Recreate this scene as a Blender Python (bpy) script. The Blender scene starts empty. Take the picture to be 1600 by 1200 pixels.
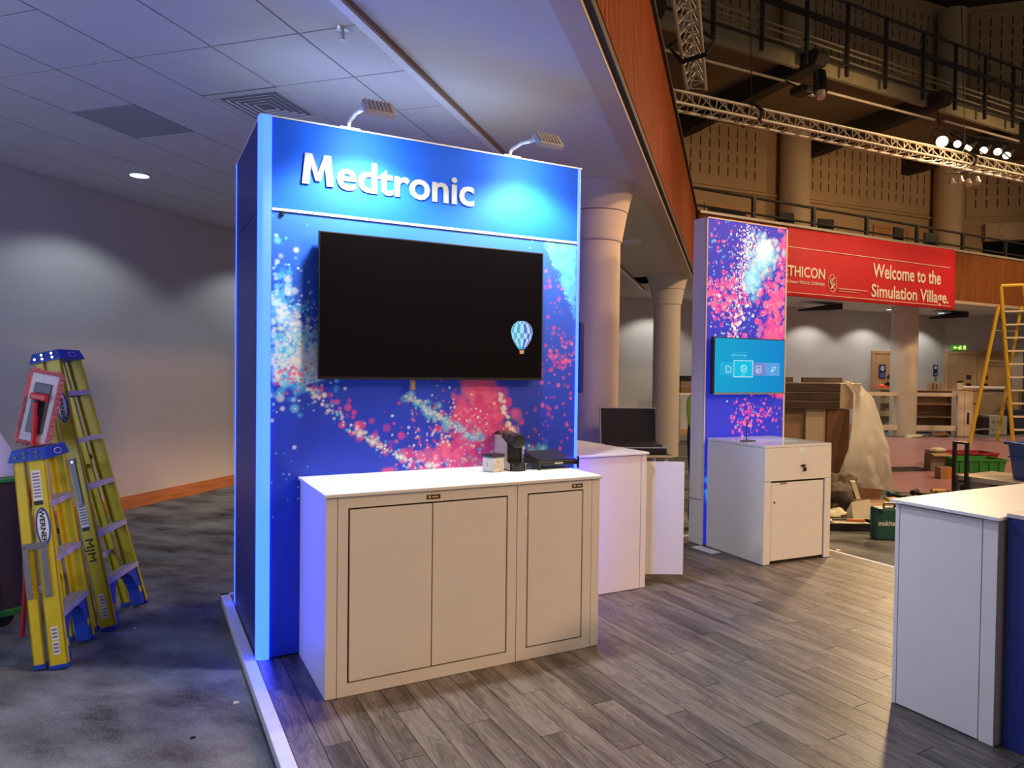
import bpy, bmesh, math, random
import numpy as np
from mathutils import Vector, Matrix, noise
random.seed(7)
rng = np.random.default_rng(11)
S2 = math.sqrt(2.0)
C = bpy.context.scene.collection
SC = bpy.context.scene

# ------------------------------------------------------------------ camera, world, lights, exposure
cam_d = bpy.data.cameras.new('camera')
cam = bpy.data.objects.new('camera', cam_d)
C.objects.link(cam)
SC.camera = cam
cam_d.sensor_width = 36.0
cam_d.lens = 36.0 * 1103.02 / 1600.0
cam_d.clip_end = 200
YAW, PITCH, ROLL = 0.4846, -0.019, 0.0122
fwd = Vector((math.sin(YAW) * math.cos(PITCH), math.cos(YAW) * math.cos(PITCH), math.sin(PITCH)))
rt = Vector((math.cos(YAW), -math.sin(YAW), 0.0))
upv = rt.cross(fwd)
rt2 = rt * math.cos(ROLL) + upv * math.sin(ROLL)
up2 = -rt * math.sin(ROLL) + upv * math.cos(ROLL)
M = Matrix((rt2, up2, -fwd)).transposed().to_4x4()
M.translation = Vector((-0.6311, -4.067, 1.624))
cam.matrix_world = M

world = bpy.data.worlds.new('world')
SC.world = world
world.use_nodes = True
world.node_tree.nodes['Background'].inputs[0].default_value = (1.0, 0.86, 0.76, 1)
world.node_tree.nodes['Background'].inputs[1].default_value = 0.15

SC.view_settings.view_transform = 'Standard'
SC.view_settings.look = 'None'
SC.view_settings.gamma = 1.0
SC.view_settings.use_curve_mapping = False
SC.view_settings.exposure = 0.0

def light(name, kind, loc, target, power, col, size=0.1, spot=None, blend=0.4, parent=None, size_y=None):
    d = bpy.data.lights.new(name, kind)
    d.energy = power
    d.color = col
    if kind == 'AREA':
        d.size = size
        if size_y:
            d.shape = 'RECTANGLE'; d.size_y = size_y
    else:
        d.shadow_soft_size = size
    if kind == 'SPOT':
        d.spot_size = math.radians(spot); d.spot_blend = blend
    o = bpy.data.objects.new(name, d)
    C.objects.link(o)
    o.location = loc
    dirv = (Vector(target) - Vector(loc)).normalized()
    o.rotation_euler = dirv.to_track_quat('-Z', 'Y').to_euler()
    if parent:
        o.parent = parent
        o.matrix_parent_inverse = parent.matrix_basis.inverted()
    return o

WARM = (1.0, 0.67, 0.36)
# house lights of the hall, high over the open floor to the right of the booth
HOUSE = [((6.5, -7.0, 7.6), 1000), ((10.5, -3.0, 7.8), 1350), ((15.0, -0.5, 7.8), 1250), ((19.0, 1.0, 7.8), 1000)]
for i, (p, e) in enumerate(HOUSE):
    light('house_light', 'SPOT', p, (p[0] - 1.5, p[1] + 2.0, 0), e, WARM, 0.35, 150, 0.6)
# warm wash lights aimed at the back wall of the upper hall
light('wall_wash', 'SPOT', (12.5, 2.5, 7.0), (13.5, 10.3, 6.0), 420, (1.0, 0.62, 0.30), 0.3, 80, 0.8)
light('wall_wash', 'SPOT', (18.0, 2.0, 7.0), (19.5, 9.9, 5.8), 520, (1.0, 0.62, 0.30), 0.3, 80, 0.8)
# red stage lamp of the hall
light('red_stage_lamp', 'SPOT', (9.5, -1.0, 6.3), (3.6, 2.1, 2.6), 420, (1.0, 0.12, 0.08), 0.15, 26, 0.7)
# warm front lamps of the hall, in front of the booth
for k in range(4):
    light('front_stage_lamp', 'SPOT', (10.4 + .5 * k, -11.6 + .2 * k, 7.6), (2.6, -0.2, 0.6), 900, (1.0, 0.56, 0.27), 0.5, 46, 0.7)
# added cool fill light out of view on the left, lifting ceiling and wall
light('left_cool_fill', 'AREA', (-4.2, -1.0, 1.5), (-0.6, 2.2, 3.3), 74, (0.52, 0.62, 1.0), 2.0, size_y=2.2)
# added area light above the blue tower, brightening the ceiling
light('tower_top_fill', 'AREA', (0.9, 0.55, 3.03), (0.9, 0.55, 4.0), 5.0, (0.38, 0.54, 1.0), 1.7, size_y=.8)
# recessed ceiling lamps (the fittings are built below)
COOL = (0.80, 0.92, 1.0)
def st(s, t, z):
    return Vector(((s + t) / S2, (s - t) / S2, z))
DOWN_LEFT = [(2.41, -3.32), (5.3, -3.32), (-0.5, -3.32), (8.2, -3.32)]
DOWN_BACK = [(11.1, 9.75), (13.9, 9.5), (16.5, 9.3), (18.75, 9.1), (21.0, 8.95)]

# ------------------------------------------------------------------ materials
MATS = {}
def mat(name, col, rough=0.5, metal=0.0, emit=None, estr=0.0, noise_amt=0.0, noise_scale=8.0, bump=0.0, bump_scale=60.0, spec=0.5, stretch=None, alpha=1.0, coat=0.0, trans=0.0):
    if name in MATS:
        return MATS[name]
    m = bpy.data.materials.new(name)
    m.use_nodes = True
    nt = m.node_tree
    b = nt.nodes['Principled BSDF']
    b.inputs['Base Color'].default_value = (*col, 1)
    b.inputs['Roughness'].default_value = rough
    b.inputs['Metallic'].default_value = metal
    b.inputs['Specular IOR Level'].default_value = spec
    b.inputs['Alpha'].default_value = alpha
    b.inputs['Coat Weight'].default_value = coat
    b.inputs['Transmission Weight'].default_value = trans
    if emit:
        b.inputs['Emission Color'].default_value = (*emit, 1)
        b.inputs['Emission Strength'].default_value = estr
    if noise_amt or bump:
        tc = nt.nodes.new('ShaderNodeTexCoord')
        src = tc.outputs['Object']
        if stretch:
            mp = nt.nodes.new('ShaderNodeMapping')
            mp.inputs['Scale'].default_value = stretch
            nt.links.new(src, mp.inputs['Vector'])
            src = mp.outputs['Vector']
        if noise_amt:
            n = nt.nodes.new('ShaderNodeTexNoise')
            n.inputs['Scale'].default_value = noise_scale
            n.inputs['Detail'].default_value = 5
            nt.links.new(src, n.inputs['Vector'])
            r = nt.nodes.new('ShaderNodeMapRange')
            r.inputs['From Min'].default_value = 0.3
            r.inputs['From Max'].default_value = 0.7
            r.inputs['To Min'].default_value = 1 - noise_amt
            r.inputs['To Max'].default_value = 1 + noise_amt
            nt.links.new(n.outputs['Fac'], r.inputs['Value'])
            mx = nt.nodes.new('ShaderNodeVectorMath'); mx.operation = 'SCALE'
            mx.inputs[0].default_value = col
            nt.links.new(r.outputs['Result'], mx.inputs['Scale'])
            nt.links.new(mx.outputs['Vector'], b.inputs['Base Color'])
        if bump:
            n2 = nt.nodes.new('ShaderNodeTexNoise')
            n2.inputs['Scale'].default_value = bump_scale
            n2.inputs['Detail'].default_value = 3
            nt.links.new(src, n2.inputs['Vector'])
            bp = nt.nodes.new('ShaderNodeBump')
            bp.inputs['Strength'].default_value = bump
            bp.inputs['Distance'].default_value = 0.01
            nt.links.new(n2.outputs['Fac'], bp.inputs['Height'])
            nt.links.new(bp.outputs['Normal'], b.inputs['Normal'])
    MATS[name] = m
    return m

def attr_mat(name, attr, rough, emit=0.0):
    m = bpy.data.materials.new(name); m.use_nodes = True
    nt = m.node_tree; b = nt.nodes['Principled BSDF']
    a = nt.nodes.new('ShaderNodeAttribute'); a.attribute_name = attr
    nt.links.new(a.outputs['Color'], b.inputs['Base Color'])
    b.inputs['Roughness'].default_value = rough
    if emit:
        nt.links.new(a.outputs['Color'], b.inputs['Emission Color'])
        b.inputs['Emission Strength'].default_value = emit
    return m

def plank_mat():
    m = bpy.data.materials.new('vinyl_plank'); m.use_nodes = True
    nt = m.node_tree; b = nt.nodes['Principled BSDF']
    N = nt.nodes.new; L = nt.links.new
    tc = N('ShaderNodeTexCoord'); oi = N('ShaderNodeObjectInfo')
    # every plank reads its own stretch of grain
    add = N('ShaderNodeVectorMath'); add.operation = 'MULTIPLY_ADD'
    comb = N('ShaderNodeCombineXYZ')
    mul = N('ShaderNodeMath'); mul.operation = 'MULTIPLY'; mul.inputs[1].default_value = 37.0
    L(oi.outputs['Random'], mul.inputs[0])
    L(mul.outputs[0], comb.inputs['X']); L(mul.outputs[0], comb.inputs['Y'])
    add.inputs[1].default_value = (1, 1, 1)
    L(tc.outputs['Object'], add.inputs[0]); L(comb.outputs[0], add.inputs[2])
    mp = N('ShaderNodeMapping'); mp.inputs['Scale'].default_value = (13.0, 1.5, 1.0)
    L(add.outputs[0], mp.inputs['Vector'])
    n1 = N('ShaderNodeTexNoise'); n1.inputs['Scale'].default_value = 1.0; n1.inputs['Detail'].default_value = 2.5; n1.inputs['Distortion'].default_value = 0.6
    L(mp.outputs[0], n1.inputs['Vector'])
    # rings: a fine wave of the slow noise gives cathedral grain
    w = N('ShaderNodeMath'); w.operation = 'MULTIPLY'; w.inputs[1].default_value = 85.0
    L(n1.outputs['Fac'], w.inputs[0])
    sn = N('ShaderNodeMath'); sn.operation = 'SINE'; L(w.outputs[0], sn.inputs[0])
    mp2 = N('ShaderNodeMapping'); mp2.inputs['Scale'].default_value = (130.0, 6.0, 1.0)
    L(add.outputs[0], mp2.inputs['Vector'])
    n2 = N('ShaderNodeTexNoise'); n2.inputs['Scale'].default_value = 1.0; n2.inputs['Detail'].default_value = 4
    L(mp2.outputs[0], n2.inputs['Vector'])
    a1 = N('ShaderNodeMath'); a1.operation = 'MULTIPLY_ADD'; a1.inputs[1].default_value = 0.09
    L(sn.outputs[0], a1.inputs[0]); L(n1.outputs['Fac'], a1.inputs[2])
    a2 = N('ShaderNodeMath'); a2.operation = 'MULTIPLY_ADD'; a2.inputs[1].default_value = 0.4
    L(n2.outputs['Fac'], a2.inputs[0]); L(a1.outputs[0], a2.inputs[2])
    a3 = N('ShaderNodeMath'); a3.operation = 'MULTIPLY_ADD'; a3.inputs[1].default_value = 0.19
    L(oi.outputs['Random'], a3.inputs[0]); L(a2.outputs[0], a3.inputs[2])
    cr = N('ShaderNodeValToRGB')
    e = cr.color_ramp.elements
    e[0].position = 0.50; e[0].color = (0.040, 0.030, 0.026, 1)
    e[1].position = 1.12 - 0.14; e[1].color = (0.215, 0.184, 0.162, 1)
    mid = e.new(0.74); mid.color = (0.108, 0.087, 0.077, 1)
    L(a3.outputs[0], cr.inputs['Fac'])
    L(cr.outputs['Color'], b.inputs['Base Color'])
    b.inputs['Roughness'].default_value = 0.40
    b.inputs['Specular IOR Level'].default_value = 0.55
    bp = N('ShaderNodeBump'); bp.inputs['Strength'].default_value = 0.35; bp.inputs['Distance'].default_value = 0.003
    L(a2.outputs[0], bp.inputs['Height']); L(bp.outputs['Normal'], b.inputs['Normal'])
    return m

def carpet_mat():
    m = bpy.data.materials.new('carpet'); m.use_nodes = True
    nt = m.node_tree; b = nt.nodes['Principled BSDF']
    N = nt.nodes.new; L = nt.links.new
    tc = N('ShaderNodeTexCoord')
    mp = N('ShaderNodeMapping'); mp.inputs['Scale'].default_value = (1.0, 1.0, 1.0)
    mp.inputs['Rotation'].default_value = (0, 0, 0.8)
    L(tc.outputs['Object'], mp.inputs['Vector'])
    mp1 = N('ShaderNodeMapping'); mp1.inputs['Scale'].default_value = (1.0, 2.0, 1.0)
    L(mp.outputs[0], mp1.inputs['Vector'])
    n = N('ShaderNodeTexNoise'); n.inputs['Scale'].default_value = 1.5; n.inputs['Detail'].default_value = 7; n.inputs['Roughness'].default_value = 0.62
    L(mp1.outputs[0], n.inputs['Vector'])
    n2 = N('ShaderNodeTexNoise'); n2.inputs['Scale'].default_value = 170; n2.inputs['Detail'].default_value = 2
    L(tc.outputs['Object'], n2.inputs['Vector'])
    ad = N('ShaderNodeMath'); ad.operation = 'MULTIPLY_ADD'; ad.inputs[1].default_value = 0.34
    L(n2.outputs['Fac'], ad.inputs[0]); L(n.outputs['Fac'], ad.inputs[2])
    cr = N('ShaderNodeValToRGB'); e = cr.color_ramp.elements
    e[0].position = 0.48; e[0].color = (0.050, 0.046, 0.042, 1)
    e[1].position = 0.88; e[1].color = (0.270, 0.275, 0.270, 1)
    L(ad.outputs[0], cr.inputs['Fac']); L(cr.outputs[0], b.inputs['Base Color'])
    b.inputs['Roughness'].default_value = 1.0; b.inputs['Specular IOR Level'].default_value = 0.1
    bp = N('ShaderNodeBump'); bp.inputs['Strength'].default_value = 0.6; bp.inputs['Distance'].default_value = 0.004
    L(n2.outputs['Fac'], bp.inputs['Height']); L(bp.outputs['Normal'], b.inputs['Normal'])
    return m

WHITE = mat('white_laminate', (0.78, 0.76, 0.73), 0.42, noise_amt=0.02, noise_scale=3)
WORKTOP = mat('white_worktop', (0.82, 0.83, 0.82), 0.30, noise_amt=0.02, noise_scale=2)
GAP = mat('dark_gap', (0.03, 0.025, 0.022), 0.8)
NAVY_PRINT = mat('navy_print', (0.006, 0.022, 0.22), 0.40, noise_amt=0.04, noise_scale=2)
HEADER_BLUE = mat('header_blue', (0.008, 0.105, 0.72), 0.65, spec=.2, noise_amt=0.03, noise_scale=1.5)
STRIP = mat('light_strip', (0.08, 0.12, 0.2), 0.4, emit=(0.10, 0.40, 18.0), estr=1.0)
ALU = mat('aluminium', (0.62, 0.63, 0.64), 0.35, 0.9, noise_amt=0.05, noise_scale=20)
ALU_PALE = mat('pale_anodised', (0.78, 0.79, 0.82), 0.45, 0.2, noise_amt=0.04, noise_scale=14)
CHROME = mat('chrome', (0.8, 0.8, 0.8), 0.15, 1.0)
BLACK = mat('black_plastic', (0.012, 0.012, 0.013), 0.38, noise_amt=0.1, noise_scale=30)
BLACK_MATT = mat('black_matt', (0.012, 0.011, 0.011), 0.75, noise_amt=0.15, noise_scale=10)
SCREEN_OFF = mat('dark_screen_glass', (0.004, 0.003, 0.003), 0.07, spec=0.22)
HLET = mat('header_letter', (0.50, 0.53, 0.52), 0.6, spec=.2)
LETTER = mat('white_letter', (0.72, 0.74, 0.72), 0.5)
YELLOW = mat('yellow_fibreglass', (0.62, 0.49, 0.012), 0.42, noise_amt=0.08, noise_scale=12)
LBLUE = mat('blue_plastic', (0.012, 0.055, 0.36), 0.4, noise_amt=0.06, noise_scale=9)
STEP = mat('ribbed_aluminium', (0.52, 0.52, 0.52), 0.5, 0.5, noise_amt=0.08, noise_scale=40)
GREYBAR = mat('grey_steel', (0.20, 0.20, 0.21), 0.5, 0.4, noise_amt=0.06, noise_scale=20)
PAPER = mat('white_label', (0.75, 0.75, 0.72), 0.6)
INK = mat('black_ink', (0.015, 0.015, 0.02), 0.6)
INKGREY = mat('grey_ink', (0.22, 0.22, 0.22), 0.6)
RED = mat('red_plastic', (0.52, 0.025, 0.03), 0.4, noise_amt=0.05, noise_scale=15)
WALL = mat('painted_wall', (0.50, 0.475, 0.46), 0.85, noise_amt=0.03, noise_scale=1.2, bump=0.05, bump_scale=120)
TAN = mat('upper_wall_tan', (0.46, 0.31, 0.17), 0.85, noise_amt=0.05, noise_scale=1.5)
TILE = mat('ceiling_tile', (0.60, 0.60, 0.62), 0.85, noise_amt=0.03, noise_scale=3, bump=0.08, bump_scale=150)
TILE_DARK = mat('ceiling_tile_dark', (0.33, 0.34, 0.37), 0.85, noise_amt=0.03, noise_scale=3, bump=0.08, bump_scale=150)
GRID = mat('ceiling_grid', (0.20, 0.20, 0.23), 0.8, noise_amt=0.05)
SOFFIT = mat('soffit_plaster', (0.60, 0.58, 0.55), 0.85, noise_amt=0.03, noise_scale=1.0)
PLASTER = mat('column_plaster', (0.60, 0.53, 0.46), 0.8, noise_amt=0.03, noise_scale=2)
BASEWOOD = mat('skirting_wood', (0.40, 0.145, 0.045), 0.5, noise_amt=0.25, noise_scale=3, stretch=(1, 1, 12))
FASCIA = mat('reeded_wood', (0.27, 0.062, 0.016), 0.75, spec=.12, noise_amt=0.22, noise_scale=2.5, stretch=(6, 6, 0.6))
FASCIA2 = mat('reeded_wood_back', (0.22, 0.075, 0.02), 0.7, spec=.15, noise_amt=0.22, noise_scale=2.5, stretch=(6, 6, 0.6))
OAK = mat('pale_oak', (0.46, 0.27, 0.12), 0.5, noise_amt=0.14, noise_scale=2.0, stretch=(6, 6, 1))
OAK_OR = mat('orange_oak', (0.52, 0.24, 0.07), 0.5, noise_amt=0.12, noise_scale=2.0, stretch=(6, 6, 1))
STEELDARK = mat('dark_steel', (0.035, 0.030, 0.028), 0.55, 0.3, noise_amt=0.2, noise_scale=6)
TRUSS = mat('truss_aluminium', (0.66, 0.58, 0.47), 0.42, 0.4, noise_amt=0.08, noise_scale=10)
GALLERY = mat('gallery_paint', (0.34, 0.30, 0.19), 0.8, noise_amt=0.12, noise_scale=2)
GALLERY_SOF = mat('gallery_soffit', (0.21, 0.145, 0.09), 0.9, noise_amt=0.1, noise_scale=1)
BEAM = mat('dark_beam', (0.035, 0.026, 0.020), 0.8, noise_amt=0.15, noise_scale=2)
BANNER = mat('red_banner', (0.55, 0.006, 0.011), 0.6, noise_amt=0.06, noise_scale=1.2)
BANNERTXT = mat('banner_lettering', (0.85, 0.72, 0.62), 0.6)
FILM = mat('pink_floor_film', (0.45, 0.225, 0.26), 0.28, noise_amt=0.10, noise_scale=1.6, bump=0.25, bump_scale=3)
CARD = mat('cardboard', (0.36, 0.22, 0.115), 0.8, noise_amt=0.08, noise_scale=8)
CARD_DK = mat('cardboard_brown', (0.20, 0.095, 0.04), 0.8, noise_amt=0.08, noise_scale=8)
WRAPWOOD = mat('dark_wood_wrap', (0.085, 0.050, 0.034), 0.32, noise_amt=0.35, noise_scale=3, stretch=(1, 1, 14))
TUBBLUE = mat('tub_blue', (0.012, 0.085, 0.42), 0.4)
GREEN = mat('crate_green', (0.03, 0.24, 0.035), 0.45, noise_amt=0.1, noise_scale=6)
CRED = mat('crate_red', (0.34, 0.03, 0.035), 0.45, noise_amt=0.1, noise_scale=6)
TEALBOX = mat('teal_case', (0.012, 0.085, 0.075), 0.42, noise_amt=0.1, noise_scale=9)
CLOTHGREY = mat('grey_bag_cloth', (0.11, 0.09, 0.065), 0.9, noise_amt=0.5, noise_scale=11, bump=0.5, bump_scale=20)
FOAM = mat('white_foam', (0.62, 0.57, 0.42), 0.7, noise_amt=0.06, noise_scale=6)
SKIN = mat('skin', (0.45, 0.26, 0.18), 0.55, noise_amt=0.05)
HIVIZ = mat('hi_vis_lime', (0.38, 0.62, 0.04), 0.7, noise_amt=0.1, noise_scale=9)
HIORANGE = mat('hi_vis_orange', (0.75, 0.10, 0.03), 0.7, noise_amt=0.1, noise_scale=9)
DARKCLOTH = mat('black_cloth', (0.014, 0.014, 0.016), 0.9, noise_amt=0.2, noise_scale=9)
GREENTRIM = mat('green_trim', (0.025, 0.22, 0.03), 0.45)
DARKCRATE = mat('dark_crate', (0.035, 0.022, 0.022), 0.7, noise_amt=0.25, noise_scale=5)
PALEBLUE = mat('pale_board', (0.70, 0.74, 0.80), 0.6, noise_amt=0.05, noise_scale=4)
SIGNBLUE = mat('sign_blue', (0.012, 0.02, 0.12), 0.5)
EXITGREEN = mat('exit_green', (0.02, 0.25, 0.04), 0.5, emit=(0.10, 0.55, 0.04), estr=0.35)
EXITLIT = mat('exit_pictogram', (0.9, 1, 0.4), 0.5, emit=(0.85, 1.0, 0.25), estr=1.0)
LAMPFACE = mat('lamp_face', (1, 0.95, 0.85), 0.3, emit=(1.0, 0.80, 0.50), estr=7.0)
LAMPFACE_DIM = mat('lamp_face_dim', (1, 0.95, 0.85), 0.3, emit=(1.0, 0.80, 0.50), estr=1.5)
DOWNFACE = mat('downlight_face', (0.9, 1, 1), 0.3, emit=(0.62, 0.95, 1.0), estr=2.2)
LEDFACE = mat('led_face', (0.9, 1, 1), 0.3, emit=(0.85, 0.95, 1.0), estr=2.5)
LAMPHOUSE = mat('lamp_housing', (0.55, 0.52, 0.50), 0.4, 0.2)
BADGE = mat('badge_bronze', (0.075, 0.045, 0.02), 0.4, 0.3)
BADGETXT = mat('badge_text', (0.60, 0.50, 0.36), 0.5)
PLANK = plank_mat()
CARPET = carpet_mat()

# ------------------------------------------------------------------ mesh helpers
class MB:
    def __init__(self):
        self.v, self.f, self.m = [], [], []
        self.mats = []
        self.cur = 0
    def use(self, m):
        if m not in self.mats:
            self.mats.append(m)
        self.cur = self.mats.index(m)
        return self
    def add(self, vs, fs):
        o = len(self.v)
        self.v += [Vector(p) for p in vs]
        for f in fs:
            self.f.append(tuple(i + o for i in f)); self.m.append(self.cur)
        return self
    def box(self, x0, x1, y0, y1, z0, z1, M=None):
        vs = [Vector((x, y, z)) for z in (z0, z1) for y in (y0, y1) for x in (x0, x1)]
        if M is not None: vs = [M @ p for p in vs]
        fs = [(0, 2, 3, 1), (4, 5, 7, 6), (0, 1, 5, 4), (2, 6, 7, 3), (0, 4, 6, 2), (1, 3, 7, 5)]
        return self.add(vs, fs)
    def hexa(self, p):   # 4 bottom, 4 top, both counter-clockwise seen from above
        return self.add(p, [(3, 2, 1, 0), (4, 5, 6, 7), (0, 1, 5, 4), (1, 2, 6, 5), (2, 3, 7, 6), (3, 0, 4, 7)])
    def prism(self, poly, d0, d1, fn):   # poly of 2D points, fn(u, v, d) -> 3D
        n = len(poly)
        vs = [fn(u, v, d0) for u, v in poly] + [fn(u, v, d1) for u, v in poly]
        fs = [tuple(range(n - 1, -1, -1)), tuple(range(n, 2 * n))]
        fs += [(i, (i + 1) % n, n + (i + 1) % n, n + i) for i in range(n)]
        return self.add(vs, fs)
    def cyl(self, p0, p1, r0, r1=None, n=12, caps=True):
        r1 = r0 if r1 is None else r1
        p0, p1 = Vector(p0), Vector(p1)
        ax = (p1 - p0).normalized()
        a = ax.orthogonal().normalized(); b = ax.cross(a)
        vs = []
        for p, r in ((p0, r0), (p1, r1)):
            for i in range(n):
                t = 2 * math.pi * i / n
                vs.append(p + a * (r * math.cos(t)) + b * (r * math.sin(t)))
        fs = [(i, (i + 1) % n, n + (i + 1) % n, n + i) for i in range(n)]
        if caps:
            fs += [tuple(range(n - 1, -1, -1)), tuple(range(n, 2 * n))]
        return self.add(vs, fs)
    def tube(self, pts, r, n=8):
        pts = [Vector(p) for p in pts]
        vs, fs = [], []
        a = None
        for k, p in enumerate(pts):
            d = (pts[min(k + 1, len(pts) - 1)] - pts[max(k - 1, 0)]).normalized()
            if a is None:
                a = d.orthogonal().normalized()
            a = (a - d * a.dot(d)).normalized()
            b = d.cross(a)
            for i in range(n):
                t = 2 * math.pi * i / n
                vs.append(p + a * (r * math.cos(t)) + b * (r * math.sin(t)))
        for k in range(len(pts) - 1):
            for i in range(n):
                j = (i + 1) % n
                fs.append((k * n + i, k * n + j, (k + 1) * n + j, (k + 1) * n + i))
        fs += [tuple(range(n - 1, -1, -1)), tuple(range((len(pts) - 1) * n, len(pts) * n))]
        return self.add(vs, fs)
    def lathe(self, prof, c=(0, 0, 0), n=24):   # prof: (r, z) from bottom to top
        c = Vector(c); vs = []; fs = []
        for r, z in prof:
            for i in range(n):
                t = 2 * math.pi * i / n
                vs.append(c + Vector((r * math.cos(t), r * math.sin(t), z)))
        for k in range(len(prof) - 1):
            for i in range(n):
                j = (i + 1) % n
                fs.append((k * n + i, k * n + j, (k + 1) * n + j, (k + 1) * n + i))
        fs += [tuple(range(n - 1, -1, -1)), tuple(range((len(prof) - 1) * n, len(prof) * n))]
        return self.add(vs, fs)
    def ball(self, c, rx, ry, rz, n=12, m=8):
        prof = [(math.sin(math.pi * (k + 0.15) / (m + 0.3)), -math.cos(math.pi * (k + 0.15) / (m + 0.3))) for k in range(m + 1)]
        o = len(self.v)
        self.lathe(prof, (0, 0, 0), n)
        for i in range(o, len(self.v)):
            p = self.v[i]
            self.v[i] = Vector((c[0] + p.x * rx, c[1] + p.y * ry, c[2] + p.z * rz))
        return self
    def build(self, name, material=None, parent=None, smooth=False, bevel=0.0, kind=None, label=None, local=False):
        me = bpy.data.meshes.new(name)
        vs = self.v
        if parent is not None and not local:
            inv = WM(parent).inverted()
            vs = [inv @ p for p in vs]
        me.from_pydata([tuple(p) for p in vs], [], self.f)
        mats = self.mats if self.mats else [material]
        for mm in mats:
            me.materials.append(mm)
        if self.mats:
            me.polygons.foreach_set('material_index', self.m)
        if bevel:
            bm = bmesh.new(); bm.from_mesh(me)
            es = [e for e in bm.edges if len(e.link_faces) == 2 and e.calc_face_angle(0) > 0.6]
            bmesh.ops.bevel(bm, geom=es, offset=bevel, segments=2, affect='EDGES', profile=0.6, clamp_overlap=True)
            bm.to_mesh(me); bm.free()
        bm = bmesh.new(); bm.from_mesh(me)
        bmesh.ops.recalc_face_normals(bm, faces=bm.faces)
        bm.to_mesh(me); bm.free()
        if smooth:
            me.polygons.foreach_set('use_smooth', [True] * len(me.polygons))
            try:
                me.set_sharp_from_angle(angle=math.radians(38))
            except Exception:
                pass
        o = bpy.data.objects.new(name, me)
        C.objects.link(o)
        if parent is not None:
            o.parent = parent
        if kind:
            o['kind'] = kind
        if label:
            o['label'] = label
        return o

def WM(o):
    m = o.matrix_basis.copy()
    p = o.parent
    while p is not None:
        m = p.matrix_basis @ m
        p = p.parent
    return m

def thing(name, label, cat, loc=(0, 0, 0), rot=(0, 0, 0), group=None):
    o = bpy.data.objects.new(name, None)
    C.objects.link(o)
    o.location = loc; o.rotation_euler = rot
    o.empty_display_size = 0.1
    o['label'] = label; o['category'] = cat
    if group: o['group'] = group
    return o

def struct(o):
    o['kind'] = 'structure'
    return o

def sroot(name, loc=(0, 0, 0)):
    o = bpy.data.objects.new(name, None); C.objects.link(o); o.location = loc
    o['kind'] = 'structure'
    return o

def copy_tree(src, parent=None):
    c = src.copy(); C.objects.link(c)
    if parent is not None: c.parent = parent
    for ch in list(src.children):
        if ch.type != 'LIGHT':
            copy_tree(ch, c)
    return c

def text_mesh(body, size, extrude=0.0, bold=0.0, align='LEFT', spacing=1.0):
    cu = bpy.data.curves.new('lettering', 'FONT')
    cu.body = body; cu.size = size; cu.extrude = extrude; cu.offset = bold
    cu.align_x = align; cu.space_character = spacing
    cu.resolution_u = 3
    o = bpy.data.objects.new('lettering', cu); C.objects.link(o)
    dg = bpy.context.evaluated_depsgraph_get()
    me = bpy.data.meshes.new_from_object(o.evaluated_get(dg))
    bpy.data.objects.remove(o); bpy.data.curves.remove(cu)
    return me

def put_text(name, body, size, origin, right, up, material, parent, extrude=0.0005, bold=0.0, align='LEFT', width=None, spacing=1.0, height=None):
    me = text_mesh(body, size, extrude, bold, align, spacing)
    right, up = Vector(right).normalized(), Vector(up).normalized()
    nrm = right.cross(up)
    sx = sy = 1.0
    xs = [v.co.x for v in me.vertices]; ys = [v.co.y for v in me.vertices]
    if width: sx = width / (max(xs) - min(xs))
    if height: sy = height / (max(ys) - min(ys))
    x0 = min(xs) if align == 'LEFT' else 0
    mm = Matrix((right * sx, up * sy, nrm)).transposed().to_4x4()
    mm.translation = Vector(origin) - right * (x0 * sx)
    if parent is not None: mm = WM(parent).inverted() @ mm
    me.transform(mm)
    me.materials.clear(); me.materials.append(material)
    me.name = name
    o = bpy.data.objects.new(name, me); C.objects.link(o)
    if parent is not None: o.parent = parent
    return o

def frame_fn(origin, right, up):
    o, r, u = Vector(origin), Vector(right).normalized(), Vector(up).normalized()
    n = r.cross(u)
    return lambda a, b, d: o + r * a + u * b + n * d

# ------------------------------------------------------------------ room: floor, ceiling, walls
ZC = -0.05            # carpet level
ZT = 3.56             # ceiling level under the balcony
mb = MB(); mb.box(-9, 32, -9, 16, ZC - 0.1, ZC)
struct(mb.build('floor', CARPET))

# left wall runs at 45 degrees to the booth (t = -4.3)
mb = MB()
def stbox(mb, s0, s1, t0, t1, z0, z1):
    return mb.hexa([st(s0, t0, z0), st(s0, t1, z0), st(s1, t1, z0), st(s1, t0, z0), st(s0, t0, z1), st(s0, t1, z1), st(s1, t1, z1), st(s1, t0, z1)])
stbox(mb, -7, 11.2, -4.5, -4.3, ZC, 3.7)
struct(mb.build('wall_left', WALL))
mb = MB(); stbox(mb, -7, 11.2, -4.3, -4.275, ZC, 0.10); stbox(mb, -7, 11.2, -4.275, -4.262, ZC, 0.075)
struct(mb.build('baseboard_left', BASEWOOD, bevel=0.004))
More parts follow.
